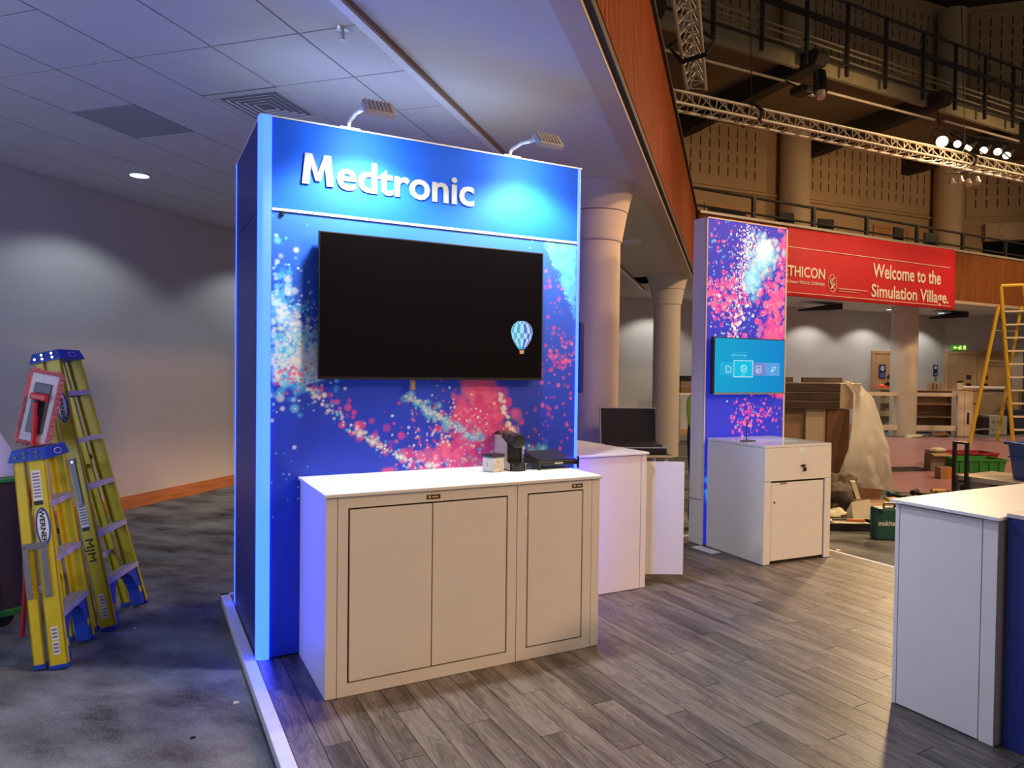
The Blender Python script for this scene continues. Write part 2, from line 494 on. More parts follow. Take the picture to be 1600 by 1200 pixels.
# back wall below and above the balcony
WA = Vector((4.88, 11.14, 0)); WB = Vector((22.444, 9.683, 0))
wd = (WB - WA).normalized(); wn = Vector((-wd.y, wd.x, 0))   # wn points away from the hall
def wallpt(X, off, z):    # point on the back wall at world X, off = distance into the hall
    k = (X - WA.x) / wd.x
    p = WA + wd * k - wn * off
    return Vector((p.x, p.y, z))
def wbox(mb, X0, X1, o0, o1, z0, z1):
    return mb.hexa([wallpt(X0, o1, z0), wallpt(X1, o1, z0), wallpt(X1, o0, z0), wallpt(X0, o0, z0), wallpt(X0, o1, z1), wallpt(X1, o1, z1), wallpt(X1, o0, z1), wallpt(X0, o0, z1)])
mb = MB(); wbox(mb, 4.8, 22.6, -0.2, 0, ZC, 3.9)
struct(mb.build('wall_back', WALL))
mb = MB(); wbox(mb, 4.8, 19.1, 0, 0.025, ZC, 0.12); wbox(mb, 20.2, 22.4, 0, 0.025, ZC, 0.12)
struct(mb.build('baseboard_back', OAK, bevel=0.004))
# far wall turning towards the hall on the right
FD = Vector((1, -1, 0)).normalized(); FN = Vector((-1, -1, 0)).normalized()   # FN points into the hall
FW = Vector((22.444, 9.683, 0))
def farpt(k, off, z):
    p = FW + FD * k + FN * off
    return Vector((p.x, p.y, z))
def fbox(mb, k0, k1, o0, o1, z0, z1):
    return mb.hexa([farpt(k0, o1, z0), farpt(k1, o1, z0), farpt(k1, o0, z0), farpt(k0, o0, z0), farpt(k0, o1, z1), farpt(k1, o1, z1), farpt(k1, o0, z1), farpt(k0, o0, z1)])
mb = MB(); fbox(mb, -0.2, 9, -0.2, 0, ZC, 3.9)
struct(mb.build('wall_right', WALL))

# tiled ceiling: lattice at 45 degrees, lines at s = .245 + .627 k, t = .005 + .611 k
ceil = sroot('ceiling', st(0, 0, ZT))
mb = MB(); stbox(mb, -4.0, 13.5, -4.3, 0.44, ZT + 0.0035, ZT + 0.12)
mb.build('ceiling_grid', GRID, ceil, label='dark grey grid showing between the tiles')
SS = [0.245 + 0.627 * k for k in range(-6, 22)]
TT = [0.005 + 0.611 * k for k in range(-8, 1)]
tile_cache = {}
def ceil_tile(s0, s1, t0, t1, m):
    g = 0.006
    key = (round(s1 - s0, 3), round(t1 - t0, 3), m.name)
    c = st((s0 + s1) / 2, (t0 + t1) / 2, ZT)
    if key not in tile_cache:
        mb = MB()
        hs, ht = (s1 - s0) / 2 - g, (t1 - t0) / 2 - g
        b = 0.0008
        pts = [st(-hs + b, -ht + b, 0), st(-hs + b, ht - b, 0), st(hs - b, ht - b, 0), st(hs - b, -ht + b, 0), st(-hs, -ht, 0.01), st(-hs, ht, 0.01), st(hs, ht, 0.01), st(hs, -ht, 0.01)]
        mb.hexa(pts)
        o = mb.build('ceiling_tile', m, None)
        o.parent = ceil
        tile_cache[key] = o
    else:
        o = tile_cache[key].copy(); C.objects.link(o)
    o.location = c - ceil.location
    return o
for j in range(-1, len(TT)):
    t0 = TT[j] if j >= 0 else -4.3
    t1 = (TT[j + 1] if j + 1 < len(TT) else 0.44)
    if t0 < -4.3: t0 = -4.3
    if t1 <= -4.29: continue
    if j == len(TT) - 1: t0 = TT[-1]
    k = 0
    while k < len(SS) - 1:
        s0, s1 = SS[k], SS[k + 1]
        # a few double-length tiles, as in the row beside the vent and near the wall
        rowid = round((t0 - 0.005) / 0.611)
        if rowid in (-2, -6) and k % 2 == 0 and k + 2 < len(SS) and not (rowid == -2 and k == 6): 
            if rowid != -2 or k != 7:
                s1 = SS[k + 2]; k += 1
        k += 1
        if rowid == -2 and abs(s0 - 0.872) < 0.01:   # the vent takes this tile's place
            continue
        dark = rowid == -4 and abs(s0 - 0.872) < 0.01
        ceil_tile(s0, s1, t0, t1, TILE_DARK if dark else TILE)
# plaster soffit of the balcony and the rail that borders the tiles
mb = MB(); stbox(mb, -4.5, 12.2, 0.50, 1.50, ZT - 0.01, ZT + 0.15)
struct(mb.build('ceiling_soffit', SOFFIT))
mb = MB(); stbox(mb, -4.5, 12.2, 1.50, 1.665, ZT - 0.045, ZT + 0.03)
struct(mb.build('trim_1', mat('cove_beige', (0.52, 0.42, 0.33), 0.6), bevel=0.01))
tr = sroot('trim_2', st(0, 0.47, ZT))
mb = MB(); stbox(mb, -4.5, 13.2, 0.425, 0.485, ZT - 0.05, ZT + 0.03); mb.build('aluminium_rail', ALU_PALE, tr, bevel=0.003)
mb = MB(); stbox(mb, -4.5, 13.2, 0.486, 0.498, ZT - 0.046, ZT + 0.03); mb.build('wood_bead', mat('bead_brown', (0.26, 0.15, 0.09), 0.5), tr, bevel=0.003)
# flat ceiling under the back balcony
FY = 6.7
mb = MB()
mb.use(SOFFIT)
pz = 3.55
poly = [(9.0, FY + 0.02), (30, FY + 0.02), (30, 8.0), (22.5, 9.75), (4.8, 11.2)]
mb.prism(poly, pz, pz + 0.15, lambda u, v, d: Vector((u, v, d)))
struct(mb.build('ceiling_back', SOFFIT))

# left balcony front: reeded timber between a dark bead and a hand rail
fl = sroot('wall_balcony_left', st(4, 1.6, 3.6))
mb = MB(); stbox(mb, -4.5, 11.33, 1.60, 1.68, 3.60, 4.86); mb.build('backing', FASCIA, fl)
mb = MB()
for i in range(int(15.83 / 0.042)):
    s0 = -4.5 + i * 0.042
    p = [st(s0 + 0.004, 1.68, 3.62), st(s0 + 0.007, 1.705, 3.62), st(s0 + 0.025, 1.705, 3.62), st(s0 + 0.030, 1.68, 3.62)]
    mb.add(p + [q + Vector((0, 0, 1.22)) for q in p], [(0, 1, 5, 4), (1, 2, 6, 5), (2, 3, 7, 6)])
mb.build('slat', FASCIA, fl, kind='stuff')
mb = MB(); stbox(mb, -4.5, 11.33, 1.667, 1.705, 3.545, 3.61); mb.build('bottom_bead', BEAM, fl, bevel=0.01)
mb = MB(); stbox(mb, -4.5, 11.33, 1.56, 1.74, 4.84, 4.885); mb.build('top_rail', BEAM, fl, bevel=0.008)
# back balcony front
CX, CY = st(11.33, 1.66, 0).x, FY
fb = sroot('wall_balcony_back', (18, FY, 3.5))
mb = MB(); mb.box(CX, 27, FY, FY + 0.12, 3.52, 4.83); mb.build('backing', FASCIA2, fb)
mb = MB()
for i in range(int((27 - CX) / 0.06)):
    x = CX + i * 0.06
    mb.add([(x + .006, FY, 3.56), (x + .02, FY - .02, 3.56), (x + .042, FY - .02, 3.56), (x + .056, FY, 3.56), (x + .006, FY, 4.80), (x + .02, FY - .02, 4.80), (x + .042, FY - .02, 4.80), (x + .056, FY, 4.80)], [(0, 1, 5, 4), (1, 2, 6, 5), (2, 3, 7, 6)])
mb.build('slat', FASCIA2, fb, kind='stuff')
mb = MB(); mb.box(CX, 27, FY - 0.03, FY + 0.05, 3.48, 3.56); mb.build('bottom_bead', mat('cove_beige2', (0.45, 0.36, 0.28), 0.6), fb, bevel=0.01)
mb = MB(); mb.box(CX, 27, FY - 0.05, FY + 0.16, 4.80, 4.86); mb.build('top_rail', mat('rail_cap', (0.42, 0.38, 0.32), 0.45, 0.3), fb, bevel=0.008)
# upper floor of the back balcony
mb = MB(); mb.prism([(9.2, FY + 0.12), (27, FY + 0.12), (27, 8.0), (22.5, 9.7), (5, 11.1)], 4.0, 4.12, lambda u, v, d: Vector((u, v, d)))
struct(mb.build('floor_balcony', mat('balcony_floor', (0.2, 0.13, 0.08), 0.8)))

# upper walls
up = sroot('wall_upper_back', wallpt(14, 0, 4))
mb = MB(); wbox(mb, 4.8, 22.6, -0.2, 0, 3.9, 13.5); mb.build('wall_face', TAN, up)
SLOT = mat('slot_shadow', (0.035, 0.022, 0.014), 0.9)
def acoustic(fn_box, a0, a1, z0, z1, pitch, rows, parent, zr0):
    mb = MB(); fn_box(mb, a0, a1, 0, 0.035, z0, z1)
    p = mb.build('acoustic_panel', TAN, parent, bevel=0.006)
    mb = MB()
    n = int((a1 - a0 - 0.4) / pitch)
    for i in range(n + 1):
        for r in range(rows):
            a = a0 + 0.25 + i * pitch
            z = zr0 + r * 0.36
            fn_box(mb, a, a + 0.035, 0.02, 0.0365, z, z + 0.25)
    mb.build('slot', SLOT, p, kind='stuff')
acoustic(wbox, 10.2, 14.9, 6.70, 9.9, 0.31, 8, up, 7.0)
acoustic(wbox, 16.05, 21.55, 6.70, 9.9, 0.31, 8, up, 6.98)
acoustic(wbox, 10.2, 14.9, 10.0, 13.2, 0.31, 8, up, 10.2)
acoustic(wbox, 16.05, 21.55, 10.0, 13.2, 0.31, 8, up, 10.2)
mb = MB(); wbox(mb, 9.5, 22.4, 0, 0.07, 6.60, 6.67); mb.build('ledge', TAN, up, bevel=0.01)
upr = sroot('wall_upper_right', farpt(3, 0, 4))
mb = MB(); fbox(mb, -0.2, 9, -0.2, 0, 6.4, 13.5); mb.build('wall_face', TAN, upr)
acoustic(fbox, 0.5, 7.5, 6.70, 9.9, 0.30, 8, upr, 7.0)
acoustic(fbox, 0.5, 7.5, 10.0, 13.2, 0.30, 8, upr, 10.2)
mb = MB(); fbox(mb, -0.2, 9, -0.2, 0, 3.9, 4.8); mb.build('lower_face', TAN, upr)
mb = MB(); fbox(mb, 0.0, 1.0, -0.2, 0, 4.8, 6.4); mb.build('pier', TAN, upr)
mb = MB(); fbox(mb, 1.0, 9.0, 0, 0.25, 5.9, 6.45); mb.build('header_beam', mat('tan_light', (0.55, 0.40, 0.25), 0.8), upr, bevel=0.01)
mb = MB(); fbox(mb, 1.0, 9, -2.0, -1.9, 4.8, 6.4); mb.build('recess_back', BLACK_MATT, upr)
for k in (1.6, 2.3, 3.0):
    mb = MB(); mb.cyl(farpt(k, 0.25, 6.18), farpt(k, 0.27, 6.18), 0.23, n=20); mb.build('round_panel', mat('disc_tan', (0.62, 0.46, 0.28), 0.8), upr)

mb = MB(); mb.prism([(-2, -9), (30, -9), (30, 3), (22.9, 9.9), (4, 12), (9.2, 7.2), (-4, -6)], 13.4, 13.6, lambda u, v, d: Vector((u, v, d)))
struct(mb.build('ceiling_hall', mat('hall_roof', (0.06, 0.05, 0.04), 0.9)))
# columns
def column(c, r, ztop, name='column', zb=ZC, cap=True, m=PLASTER):
    root = sroot(name, (c[0], c[1], zb))
    zs = ztop - 0.55
    mb = MB(); mb.lathe([(r, zb), (r, zs - 0.03 if cap else ztop)], (c[0], c[1], 0), 32); mb.build('shaft', m, root, smooth=True)
    if cap:
        mb = MB(); mb.lathe([(r + .012, zs - .03), (r + .02, zs - .015), (r + .02, zs), (r + .02, zs + .008), (r + .065, zs + .262)], (c[0], c[1], 0), 32); mb.build('lower_capital', m, root, smooth=True)
        mb = MB(); mb.lathe([(r + .055, zs + .262), (r + .055, zs + .270)], (c[0], c[1], 0), 32); mb.build('joint', GAP, root)
        mb = MB(); mb.lathe([(r + .07, zs + .270), (r + .10, zs + .40), (r + .145, ztop - .01), (r + .145, ztop)], (c[0], c[1], 0), 32); mb.build('upper_capital', m, root, smooth=True)
    return root
column((3.59, 2.12), 0.265, ZT - 0.01)
column((8.70, 7.03), 0.265, ZT - 0.01)
column((18.22, 8.28), 0.34, 3.55, cap=False)
for X in (15.58, 21.85):
    p = wallpt(X, 0.42, 0)
    root = sroot('column', (p.x, p.y, 4.1))
    mb = MB(); mb.lathe([(0.40, 4.12), (0.40, 13.0)], (p.x, p.y, 0), 28); mb.build('shaft', mat('upper_column', (0.52, 0.39, 0.26), 0.8), root, smooth=True)

# doors
def wall_door(name, fn_box, a0, a1, z0, z1, m, leafs=1, windows=0, parent=None, frame=OAK):
    root = sroot(name, (0, 0, 0))
    f = 0.09
    mb = MB(); fn_box(mb, a0 - f, a0, 0.0, 0.05, z0, z1 + f); fn_box(mb, a1, a1 + f, 0, 0.05, z0, z1 + f); fn_box(mb, a0, a1, 0, 0.05, z1, z1 + f)
    mb.build('door_frame', frame, root, bevel=0.006)
    w = (a1 - a0) / leafs
    for i in range(leafs):
        mb = MB(); fn_box(mb, a0 + i * w + 0.006, a0 + (i + 1) * w - 0.006, 0.0, 0.035, z0 + 0.01, z1 - 0.006)
        leaf = mb.build('door_leaf', m, root, bevel=0.004)
        for k in range(windows):
            a = a0 + (i + 1) * w - 0.3 if i == 0 else a0 + i * w + 0.16
            z = z0 + 1.05 + k * 0.26
            mb = MB(); fn_box(mb, a, a + 0.14, 0.03, 0.042, z, z + 0.14); mb.build('vision_panel', BLACK, leaf)
        a = a0 + w - 0.08 if i == 0 else a0 + i * w + 0.05
        mb = MB(); fn_box(mb, a, a + 0.03, 0.035, 0.07, z0 + 1.0, z0 + 1.12); mb.build('door_handle', CHROME, leaf)
    return root
d1 = wall_door('door_1', wbox, 19.25, 20.05, ZC, 2.28, OAK)
d2 = wall_door('door_2', fbox, 0.0 + 0.1, 1.75, ZC, 2.33, mat('door_brown', (0.36, 0.22, 0.11), 0.5, noise_amt=0.1, noise_scale=2, stretch=(6, 6, 1)), 2, 3)
d3 = wall_door('door_3', wbox, 12.9, 14.2, 4.12, 6.1, BLACK_MATT, frame=OAK_OR)
d4 = wall_door('door_4', wbox, 19.2, 20.55, 4.12, 6.12, OAK_OR, frame=OAK_OR)

# ------------------------------------------------------------------ hall above: gallery, beams, trusses
g = sroot('ceiling_gallery', (15, 8, 8.4))
mb = MB(); mb.prism([(5.5, 6.62), (27, 6.62), (27, 8), (22.5, 9.6), (5.5, 11.0)], 8.42, 8.55, lambda u, v, d: Vector((u, v, d))); mb.build('soffit_slab', GALLERY_SOF, g)
mb = MB(); mb.box(5.5, 27, 6.52, 6.62, 8.14, 8.52); mb.build('edge_beam', GALLERY, g, bevel=0.01)
for X in (7.6, 11.95, 16.35, 20.4, 24.6):
    yr = wallpt(min(X, 22.3), 0, 0).y
    mb = MB()
    mb.prism([(yr, 8.42), (6.15, 8.42), (6.05, 8.28), (6.15, 8.10), (yr - 0.5, 7.85), (yr, 7.85)], X - 0.17, X + 0.17, lambda u, v, d: Vector((d, u, v)))
    mb.build('bracket_beam', BEAM, g, bevel=0.01)
def railing(name, label, xs, y, z0, z1, zmid, post_w, parts, x_end, side_y=0):
    r = thing(name, label, 'railing', (sum(xs) / len(xs), y, z0))
    for x in xs:
        mb = MB(); mb.box(x - post_w / 2, x + post_w / 2, y - .03, y + .03, z0, z1); mb.build('post', STEELDARK, r)
    for (za, zb, ya, m, nm) in parts:
        mb = MB()
        if zb - za > 0.07: mb.box(xs[0] - .3, x_end, y + ya - .015, y + ya + .015, za, zb)
        else: mb.cyl((xs[0] - .3, y + ya, za), (x_end, y + ya, za), (zb - za) / 2, n=8)
        mb.build(nm, m, r)
    return r
xs = [7.8, 9.1, 10.4, 11.7, 12.98, 14.29, 15.67, 16.95, 18.22, 19.5, 20.8, 22.1]
railing('gallery_railing', 'dark steel railing along the edge of the highest gallery', xs, 6.3, 8.12, 9.72, 0, 0.07,
        [(9.70, 9.76, 0, STEELDARK, 'top_rail'), (9.10, 9.24, 0, STEELDARK, 'mid_rail'), (8.76, 8.80, 0.05, GALLERY, 'conduit'), (8.66, 8.70, 0.08, GALLERY, 'conduit'), (8.36, 8.42, 0.0, STEELDARK, 'bottom_rail'), (8.50, 8.54, 0.1, GALLERY, 'conduit')], 24)
xs2 = [9.02, 10.81, 12.65, 14.47, 16.39, 18.31, 20.3, 22.2]
railing('balcony_railing', 'dark steel railing standing on the back balcony front above the red banner', xs2, 6.82, 4.62, 5.36, 0, 0.085,
        [(5.33, 5.39, 0, STEELDARK, 'top_rail'), (4.99, 5.04, 0, STEELDARK, 'mid_rail')], 24)
# chairs on the balcony
BCH = [(11.9, 'leftmost'), (13.2, ''), (15.75, ''), (17.15, '')]
labels = ['black chair back showing over the banner nearest the screen tower', 'black chair back peeping beside the second balcony post', 'black chair back just left of the pale balcony pillar', 'black chair back above the right end of the red banner']
for (X, _), lb in zip(BCH, labels):
    t = thing('balcony_chair', lb, 'chair', (X, 7.12, 4.12), (0, 0, random.uniform(-.3, .3)), 'chairs on the back balcony')
    mb = MB(); mb.box(-.22, .22, -.22, .22, .42, .48); mb.build('seat', BLACK_MATT, t, local=True, bevel=.02)
    mb = MB(); mb.box(-.21, .21, -.25, -.20, .5, 1.12 if X > 15 else 1.04); mb.build('backrest', BLACK_MATT, t, local=True, bevel=.02)
    for sx in (-.19, .19):
        for sy in (-.2, .2):
            mb = MB(); mb.cyl((sx, sy, 0), (sx, sy, .45), .014, n=6); mb.build('leg', STEELDARK, t, local=True)

# lighting bar in front of the gallery
t = thing('lighting_bar', 'long pale tube slung below the dark gallery above the big truss', 'pipe', (11, 5.9, 7.4))
mb = MB(); mb.cyl((6.2, 5.9, 7.33), (15.5, 5.9, 7.50), .028, n=10); mb.build('tube', TRUSS, t, smooth=True)
mb = MB(); mb.cyl((15.86, 5.9, 7.54), (19.0, 5.9, 7.58), .028, n=10); mb.build('tube', TRUSS, t, smooth=True)
for x in (11.5, 15.68):
    mb = MB(); mb.cyl((x, 5.9, 7.4), (x + .05, 6.05, 8.2), .012, n=6); mb.build('hanger', STEELDARK, t)
mb = MB(); mb.box(11.25, 11.5, 5.86, 5.94, 7.27, 7.33); mb.build('clamp', PAPER, t, bevel=.01)

def truss(name, label, a, b, side, apex_up, bays):
    a, b = Vector(a), Vector(b)
    t = thing(name, label, 'truss', (a + b) / 2)
    d = (b - a).normalized()
    h = Vector((0, 0, 1)).cross(d).normalized()
    u = d.cross(h) * (1 if d.cross(h).z > 0 else -1)
    offs = [h * (-side / 2) - u * (side * .43 * (1 if apex_up else -1)), h * (side / 2) - u * (side * .43 * (1 if apex_up else -1)), u * (side * .43 * (1 if apex_up else -1))]
    for o in offs:
        mb = MB(); mb.cyl(a + o, b + o, side * .085, n=10); mb.build('chord', TRUSS, t, smooth=True)
    mb = MB()
    Ln = (b - a).length
    for i, j in ((0, 1), (1, 2), (2, 0)):
        for k in range(bays):
            p = a + d * (Ln * k / bays); q = a + d * (Ln * (k + .5) / bays); r = a + d * (Ln * (k + 1) / bays)
            mb.cyl(p + offs[i], q + offs[j], side * .034, n=5, caps=False)
            mb.cyl(q + offs[j], r + offs[i], side * .034, n=5, caps=False)
    mb.build('lacing', TRUSS, t, kind='stuff')
    return t, offs
T1A, T1B = Vector((6.80, 4.893, 6.05)), Vector((18.8, 4.28, 6.05))
t1, _ = truss('lighting_truss', 'pale triangular truss crossing the hall below the gallery', T1A, T1B, 0.30, True, 34)
for x in (8.6, 14.3):
    k = (x - T1A.x) / (T1B.x - T1A.x); p = T1A.lerp(T1B, k)
    mb = MB()
    mb.tube([p + Vector((0, -.18, -.16)), p + Vector((0.03, -.22, 0.0)), p + Vector((0, 0, .2)), p + Vector((-.03, .2, 0)), p + Vector((0, .18, -.16))], .03)
    mb.build('sling', BLACK_MATT, t1)
    mb = MB(); mb.cyl(p + Vector((0, 0, .18)), p + Vector((0, 0.2, 4.5)), .008, n=5); mb.build('hoist_cable', STEELDARK, t1)
t2, _ = truss('lighting_truss', 'pale truss coming from overhead and ending above the long truss', (4.9, 2.35, 6.42), (7.50, 4.95, 6.42), 0.30, True, 11)
mb = MB(); mb.tube([(6.42, 4.08, 6.2), (6.55, 3.7, 6.2), (6.62, 3.62, 6.4), (6.45, 3.85, 6.62), (6.2, 4.12, 6.4), (6.42, 4.08, 6.2)], .035); mb.build('sling', BLACK_MATT, t2)

# six lit spotlights hanging over the truss
SPOT = [(15.035, 5.43, 6.80), (15.335, 5.27, 6.75), (15.548, 5.157, 6.668), (15.849, 4.997, 6.616), (16.124, 4.852, 6.591), (16.299, 4.758, 6.509)]
SLAB = ['brightest stage spotlight, at the left end of the lit row', 'second lit stage spotlight from the left of the row', 'third lit stage spotlight from the left of the row', 'fourth lit stage spotlight from the left of the row', 'fifth lit stage spotlight, second from the right end', 'narrow lit stage spotlight at the right end of the row']
AIM = Vector((3.0, -1.6, 0.3))
bar = thing('spotlight_bar', 'thin dark bar carrying the row of lit spotlights', 'pipe', (15.6, 5.1, 6.95))
mb = MB(); mb.cyl(Vector(SPOT[0]) + Vector((-.3, .33, .36)), Vector(SPOT[-1]) + Vector((.4, -.07, .30)), .022, n=8); mb.build('tube', STEELDARK, bar)
for k in (1, 4):
    mb = MB(); p = Vector(SPOT[k]) + Vector((0.05, .2, .3)); q = T1A.lerp(T1B, (p.x - T1A.x) / 12.0); mb.cyl(p, q + Vector((0, 0, .1)), .015, n=6); mb.build('hanger', STEELDARK, bar)
for i, (p, lb) in enumerate(zip(SPOT, SLAB)):
    p = Vector(p)
    aim = AIM if i == 0 else Vector((5.0 + .3 * i, 4.6 - .25 * i, 1.0))
    d = (aim - p).normalized()
    t = thing('stage_spotlight', lb, 'spotlight', p, (0, 0, 0), 'lit spotlights over the truss')
    r = .078 if i else .12
    mb = MB(); mb.cyl(p - d * .30, p - d * .0, r * .75, r * 1.05, n=16); mb.build('body', STEELDARK, t, smooth=True)
    mb = MB(); mb.cyl(p + d * .002, p + d * .012, r * .98, n=16); mb.build('lens', LAMPFACE, t)
    mb = MB(); h = d.cross(Vector((0, 0, 1))).normalized(); mb.tube([p - d * .15 + h * r, p - d * .12 + h * r + Vector((0, .1, .2)), p - d * .12 + Vector((0, .16, .32)), p - d * .12 - h * r + Vector((0, .1, .2)), p - d * .15 - h * r], .012, 6); mb.build('yoke', STEELDARK, t)
    light('stage_spot', 'SPOT', p + d * .05, aim, 3600 if i == 0 else 420, (1.0, 0.70, 0.36), .38 if i == 0 else .08, 36, .5, parent=t)
# small fittings under the truss
t = thing('spotlight_cluster', 'cluster of small pale spotlights hanging below the truss', 'spotlight', (15.25, 5.19, 6.0))
for k in range(4):
    p = Vector((15.0 + k * .17, 5.19 - k * .08, 5.93 + (.03 if k % 2 else -.02)))
    mb = MB(); mb.cyl(p, p + Vector((-.03, -.05, -.14)), .05, .07, n=10); mb.build('lamp_can', TRUSS, t, smooth=True)
mb = MB(); mb.cyl((14.9, 5.25, 6.05), (15.65, 4.9, 6.05), .02, n=6); mb.build('bar', STEELDARK, t)
mb = MB(); mb.cyl((15.2, 5.1, 6.05), (15.2, 4.5, 6.0), .015, n=6); mb.build('hook', STEELDARK, t)
t = thing('moving_head_light', 'black stage light hanging from the pale tube below the gallery', 'spotlight', (10.6, 5.1, 7.0))
mb = MB(); mb.box(10.42, 10.74, 5.3, 5.6, 6.98, 7.12); mb.build('base', BLACK, t, bevel=.03)
mb = MB(); mb.cyl((10.64, 5.1, 7.28), (10.55, 5.0, 6.88), .11, .13, n=14); mb.build('body', BLACK, t, smooth=True)
mb = MB(); mb.cyl((10.55, 5.0, 6.87), (10.53, 4.97, 6.75), .09, .075, n=14); mb.build('snout', TRUSS, t, smooth=True)
mb = MB(); mb.cyl((10.58, 5.45, 7.1), (10.62, 5.88, 7.40), .02, n=6); mb.build('hook', STEELDARK, t)

# ------------------------------------------------------------------ banner
bx0, bx1, bz0, bz1 = 11.35, 17.70, 3.30, 4.76
t = thing('welcome_banner', 'long red banner with white welcome lettering hung on the back balcony front', 'banner', ((bx0 + bx1) / 2, FY - .07, bz0))
mb = MB()
nx, nz = 90, 20
YB = FY - .075
def bpt(i, k):
    x = bx0 + (bx1 - bx0) * i / nx; z = bz0 + (bz1 + 0.06 * i / nx - bz0) * k / nz
    y = YB + .009 * noise.noise(Vector((x * 1.1, z * 1.6, 3.1))) + .004 * math.sin(x * 2.3 + z * 2.1)
    if i == nx and k == nz: x -= .06; z -= .03
    return (x, y, z)
mb.add([bpt(i, k) for k in range(nz + 1) for i in range(nx + 1)], [(k * (nx + 1) + i, k * (nx + 1) + i + 1, (k + 1) * (nx + 1) + i + 1, (k + 1) * (nx + 1) + i) for k in range(nz) for i in range(nx)])
o = mb.build('vinyl_sheet', BANNER, t, smooth=True)
sol = o.modifiers.new('thickness', 'SOLIDIFY'); sol.thickness = .006; sol.offset = 1
YL = YB - .0165
fnb = lambda a, b, d: Vector((a, YL - d, b))
R3, U3 = (1, 0, 0), (0, 0, 1)
put_text('lettering', 'Welcome to the', .5, (14.44, YL, 3.905), R3, U3, BANNERTXT, t, .002, .009, width=2.62, height=.335)
put_text('lettering', 'Simulation Village.', .5, (14.40, YL, 3.45), R3, U3, BANNERTXT, t, .002, .009, width=3.0, height=.40)
put_text('lettering', 'ETHICON', .4, (11.50, YL, 3.735), R3, U3, BANNERTXT, t, .002, .008, width=1.30, height=.235)
put_text('small_lettering', 'Johnson & Johnson MEDICAL COMPANIES', .1, (11.30, YL, 3.585), R3, U3, BANNERTXT, t, .002, .001, width=1.5, height=.085)
mb = MB(); mb.box(bx0 + .05, 17.45, YL - .002, YL + .002, 4.345, 4.357); mb.build('printed_line', BANNERTXT, t)
mb = MB(); mb.box(bx0 + .05, 17.5, YL - .002, YL + .002, 3.375, 3.387); mb.build('printed_line', BANNERTXT, t)
mb = MB()
cx, cz = 13.05, 3.66
ring = [(cx + .14 * math.cos(k * math.pi / 12), cz + .19 * math.sin(k * math.pi / 12)) for k in range(25)]
mb.tube([(x, YL, z) for x, z in ring], .007, 5)
mb.tube([(cx - .05, YL, cz - .13), (cx + .02, YL, cz - .05), (cx + .07, YL, cz + .02), (cx - .02, YL, cz + .06), (cx + .05, YL, cz + .13)], .018, 5)
mb.tube([(cx + .05, YL, cz - .12), (cx - .05, YL, cz - .02), (cx - .06, YL, cz + .10)], .014, 5)
mb.tube([(cx - .09, YL, cz + .02), (cx, YL, cz + .0), (cx + .09, YL, cz - .04)], .012, 5)
mb.build('crest', BANNERTXT, t)
for (x1_, z0_, z1_) in ((1.2, 3.545, 3.575), (.95, 3.495, 3.515)):
    mb = MB(); mb.box(cx + .2, cx + x1_, YL - .002, YL + .002, z0_, z1_); mb.build('small_lettering', mat('banner_pale_red', (0.75, 0.28, 0.24), .6), t)

# ------------------------------------------------------------------ booth platform with planks
plat = thing('exhibition_platform', 'raised booth floor of grey wood-look planks with a pale metal edge', 'platform', (2.4, -1.5, -.05))
mb = MB(); mb.box(-0.085, 5.0, -4.6, 1.30, -.046, -.004); mb.build('platform_base', BLACK_MATT, plat)
PW, PL = 0.1255, 1.05
pm = {}
col = 0
x = -0.06
while x < 4.99:
    x1 = min(x + PW, 5.0)
    off = (col * 0.618 % 1.0) * PL
    y = -4.6 - off
    while y < 1.28:
        y0, y1 = max(y, -4.6), min(y + PL, 1.29)
        y += PL
        if y1 - y0 < .03: continue
        key = (round(x1 - x, 3), round(y1 - y0, 3))
        if key not in pm:
            mb = MB(); g_ = .0005
            hx, hy = (x1 - x) / 2 - g_, (y1 - y0) / 2 - g_
            b_ = .0015
            mb.hexa([(-hx, -hy, -.005), (hx, -hy, -.005), (hx, hy, -.005), (-hx, hy, -.005), (-hx + b_, -hy + b_, 0), (hx - b_, -hy + b_, 0), (hx - b_, hy - b_, 0), (-hx + b_, hy - b_, 0)])
            o = mb.build('plank', PLANK, None)
            o.parent = plat
            pm[key] = o
        else:
            o = pm[key].copy(); C.objects.link(o)
        o.location = Vector(((x + x1) / 2, (y0 + y1) / 2, random.uniform(-.0004, .0002))) - Vector(plat.location)
    x = x1; col += 1
mb = MB(); mb.box(-0.125, -0.062, -4.6, 1.335, -.048, .004); mb.box(-0.125, 5.03, 1.293, 1.335, -.048, .004)
mb.build('edge_trim', ALU_PALE, plat, bevel=.004)
mb = MB(); mb.box(5.0, 5.03, -4.6, 1.293, -.048, .004); mb.build('edge_trim', ALU_PALE, plat, bevel=.004)

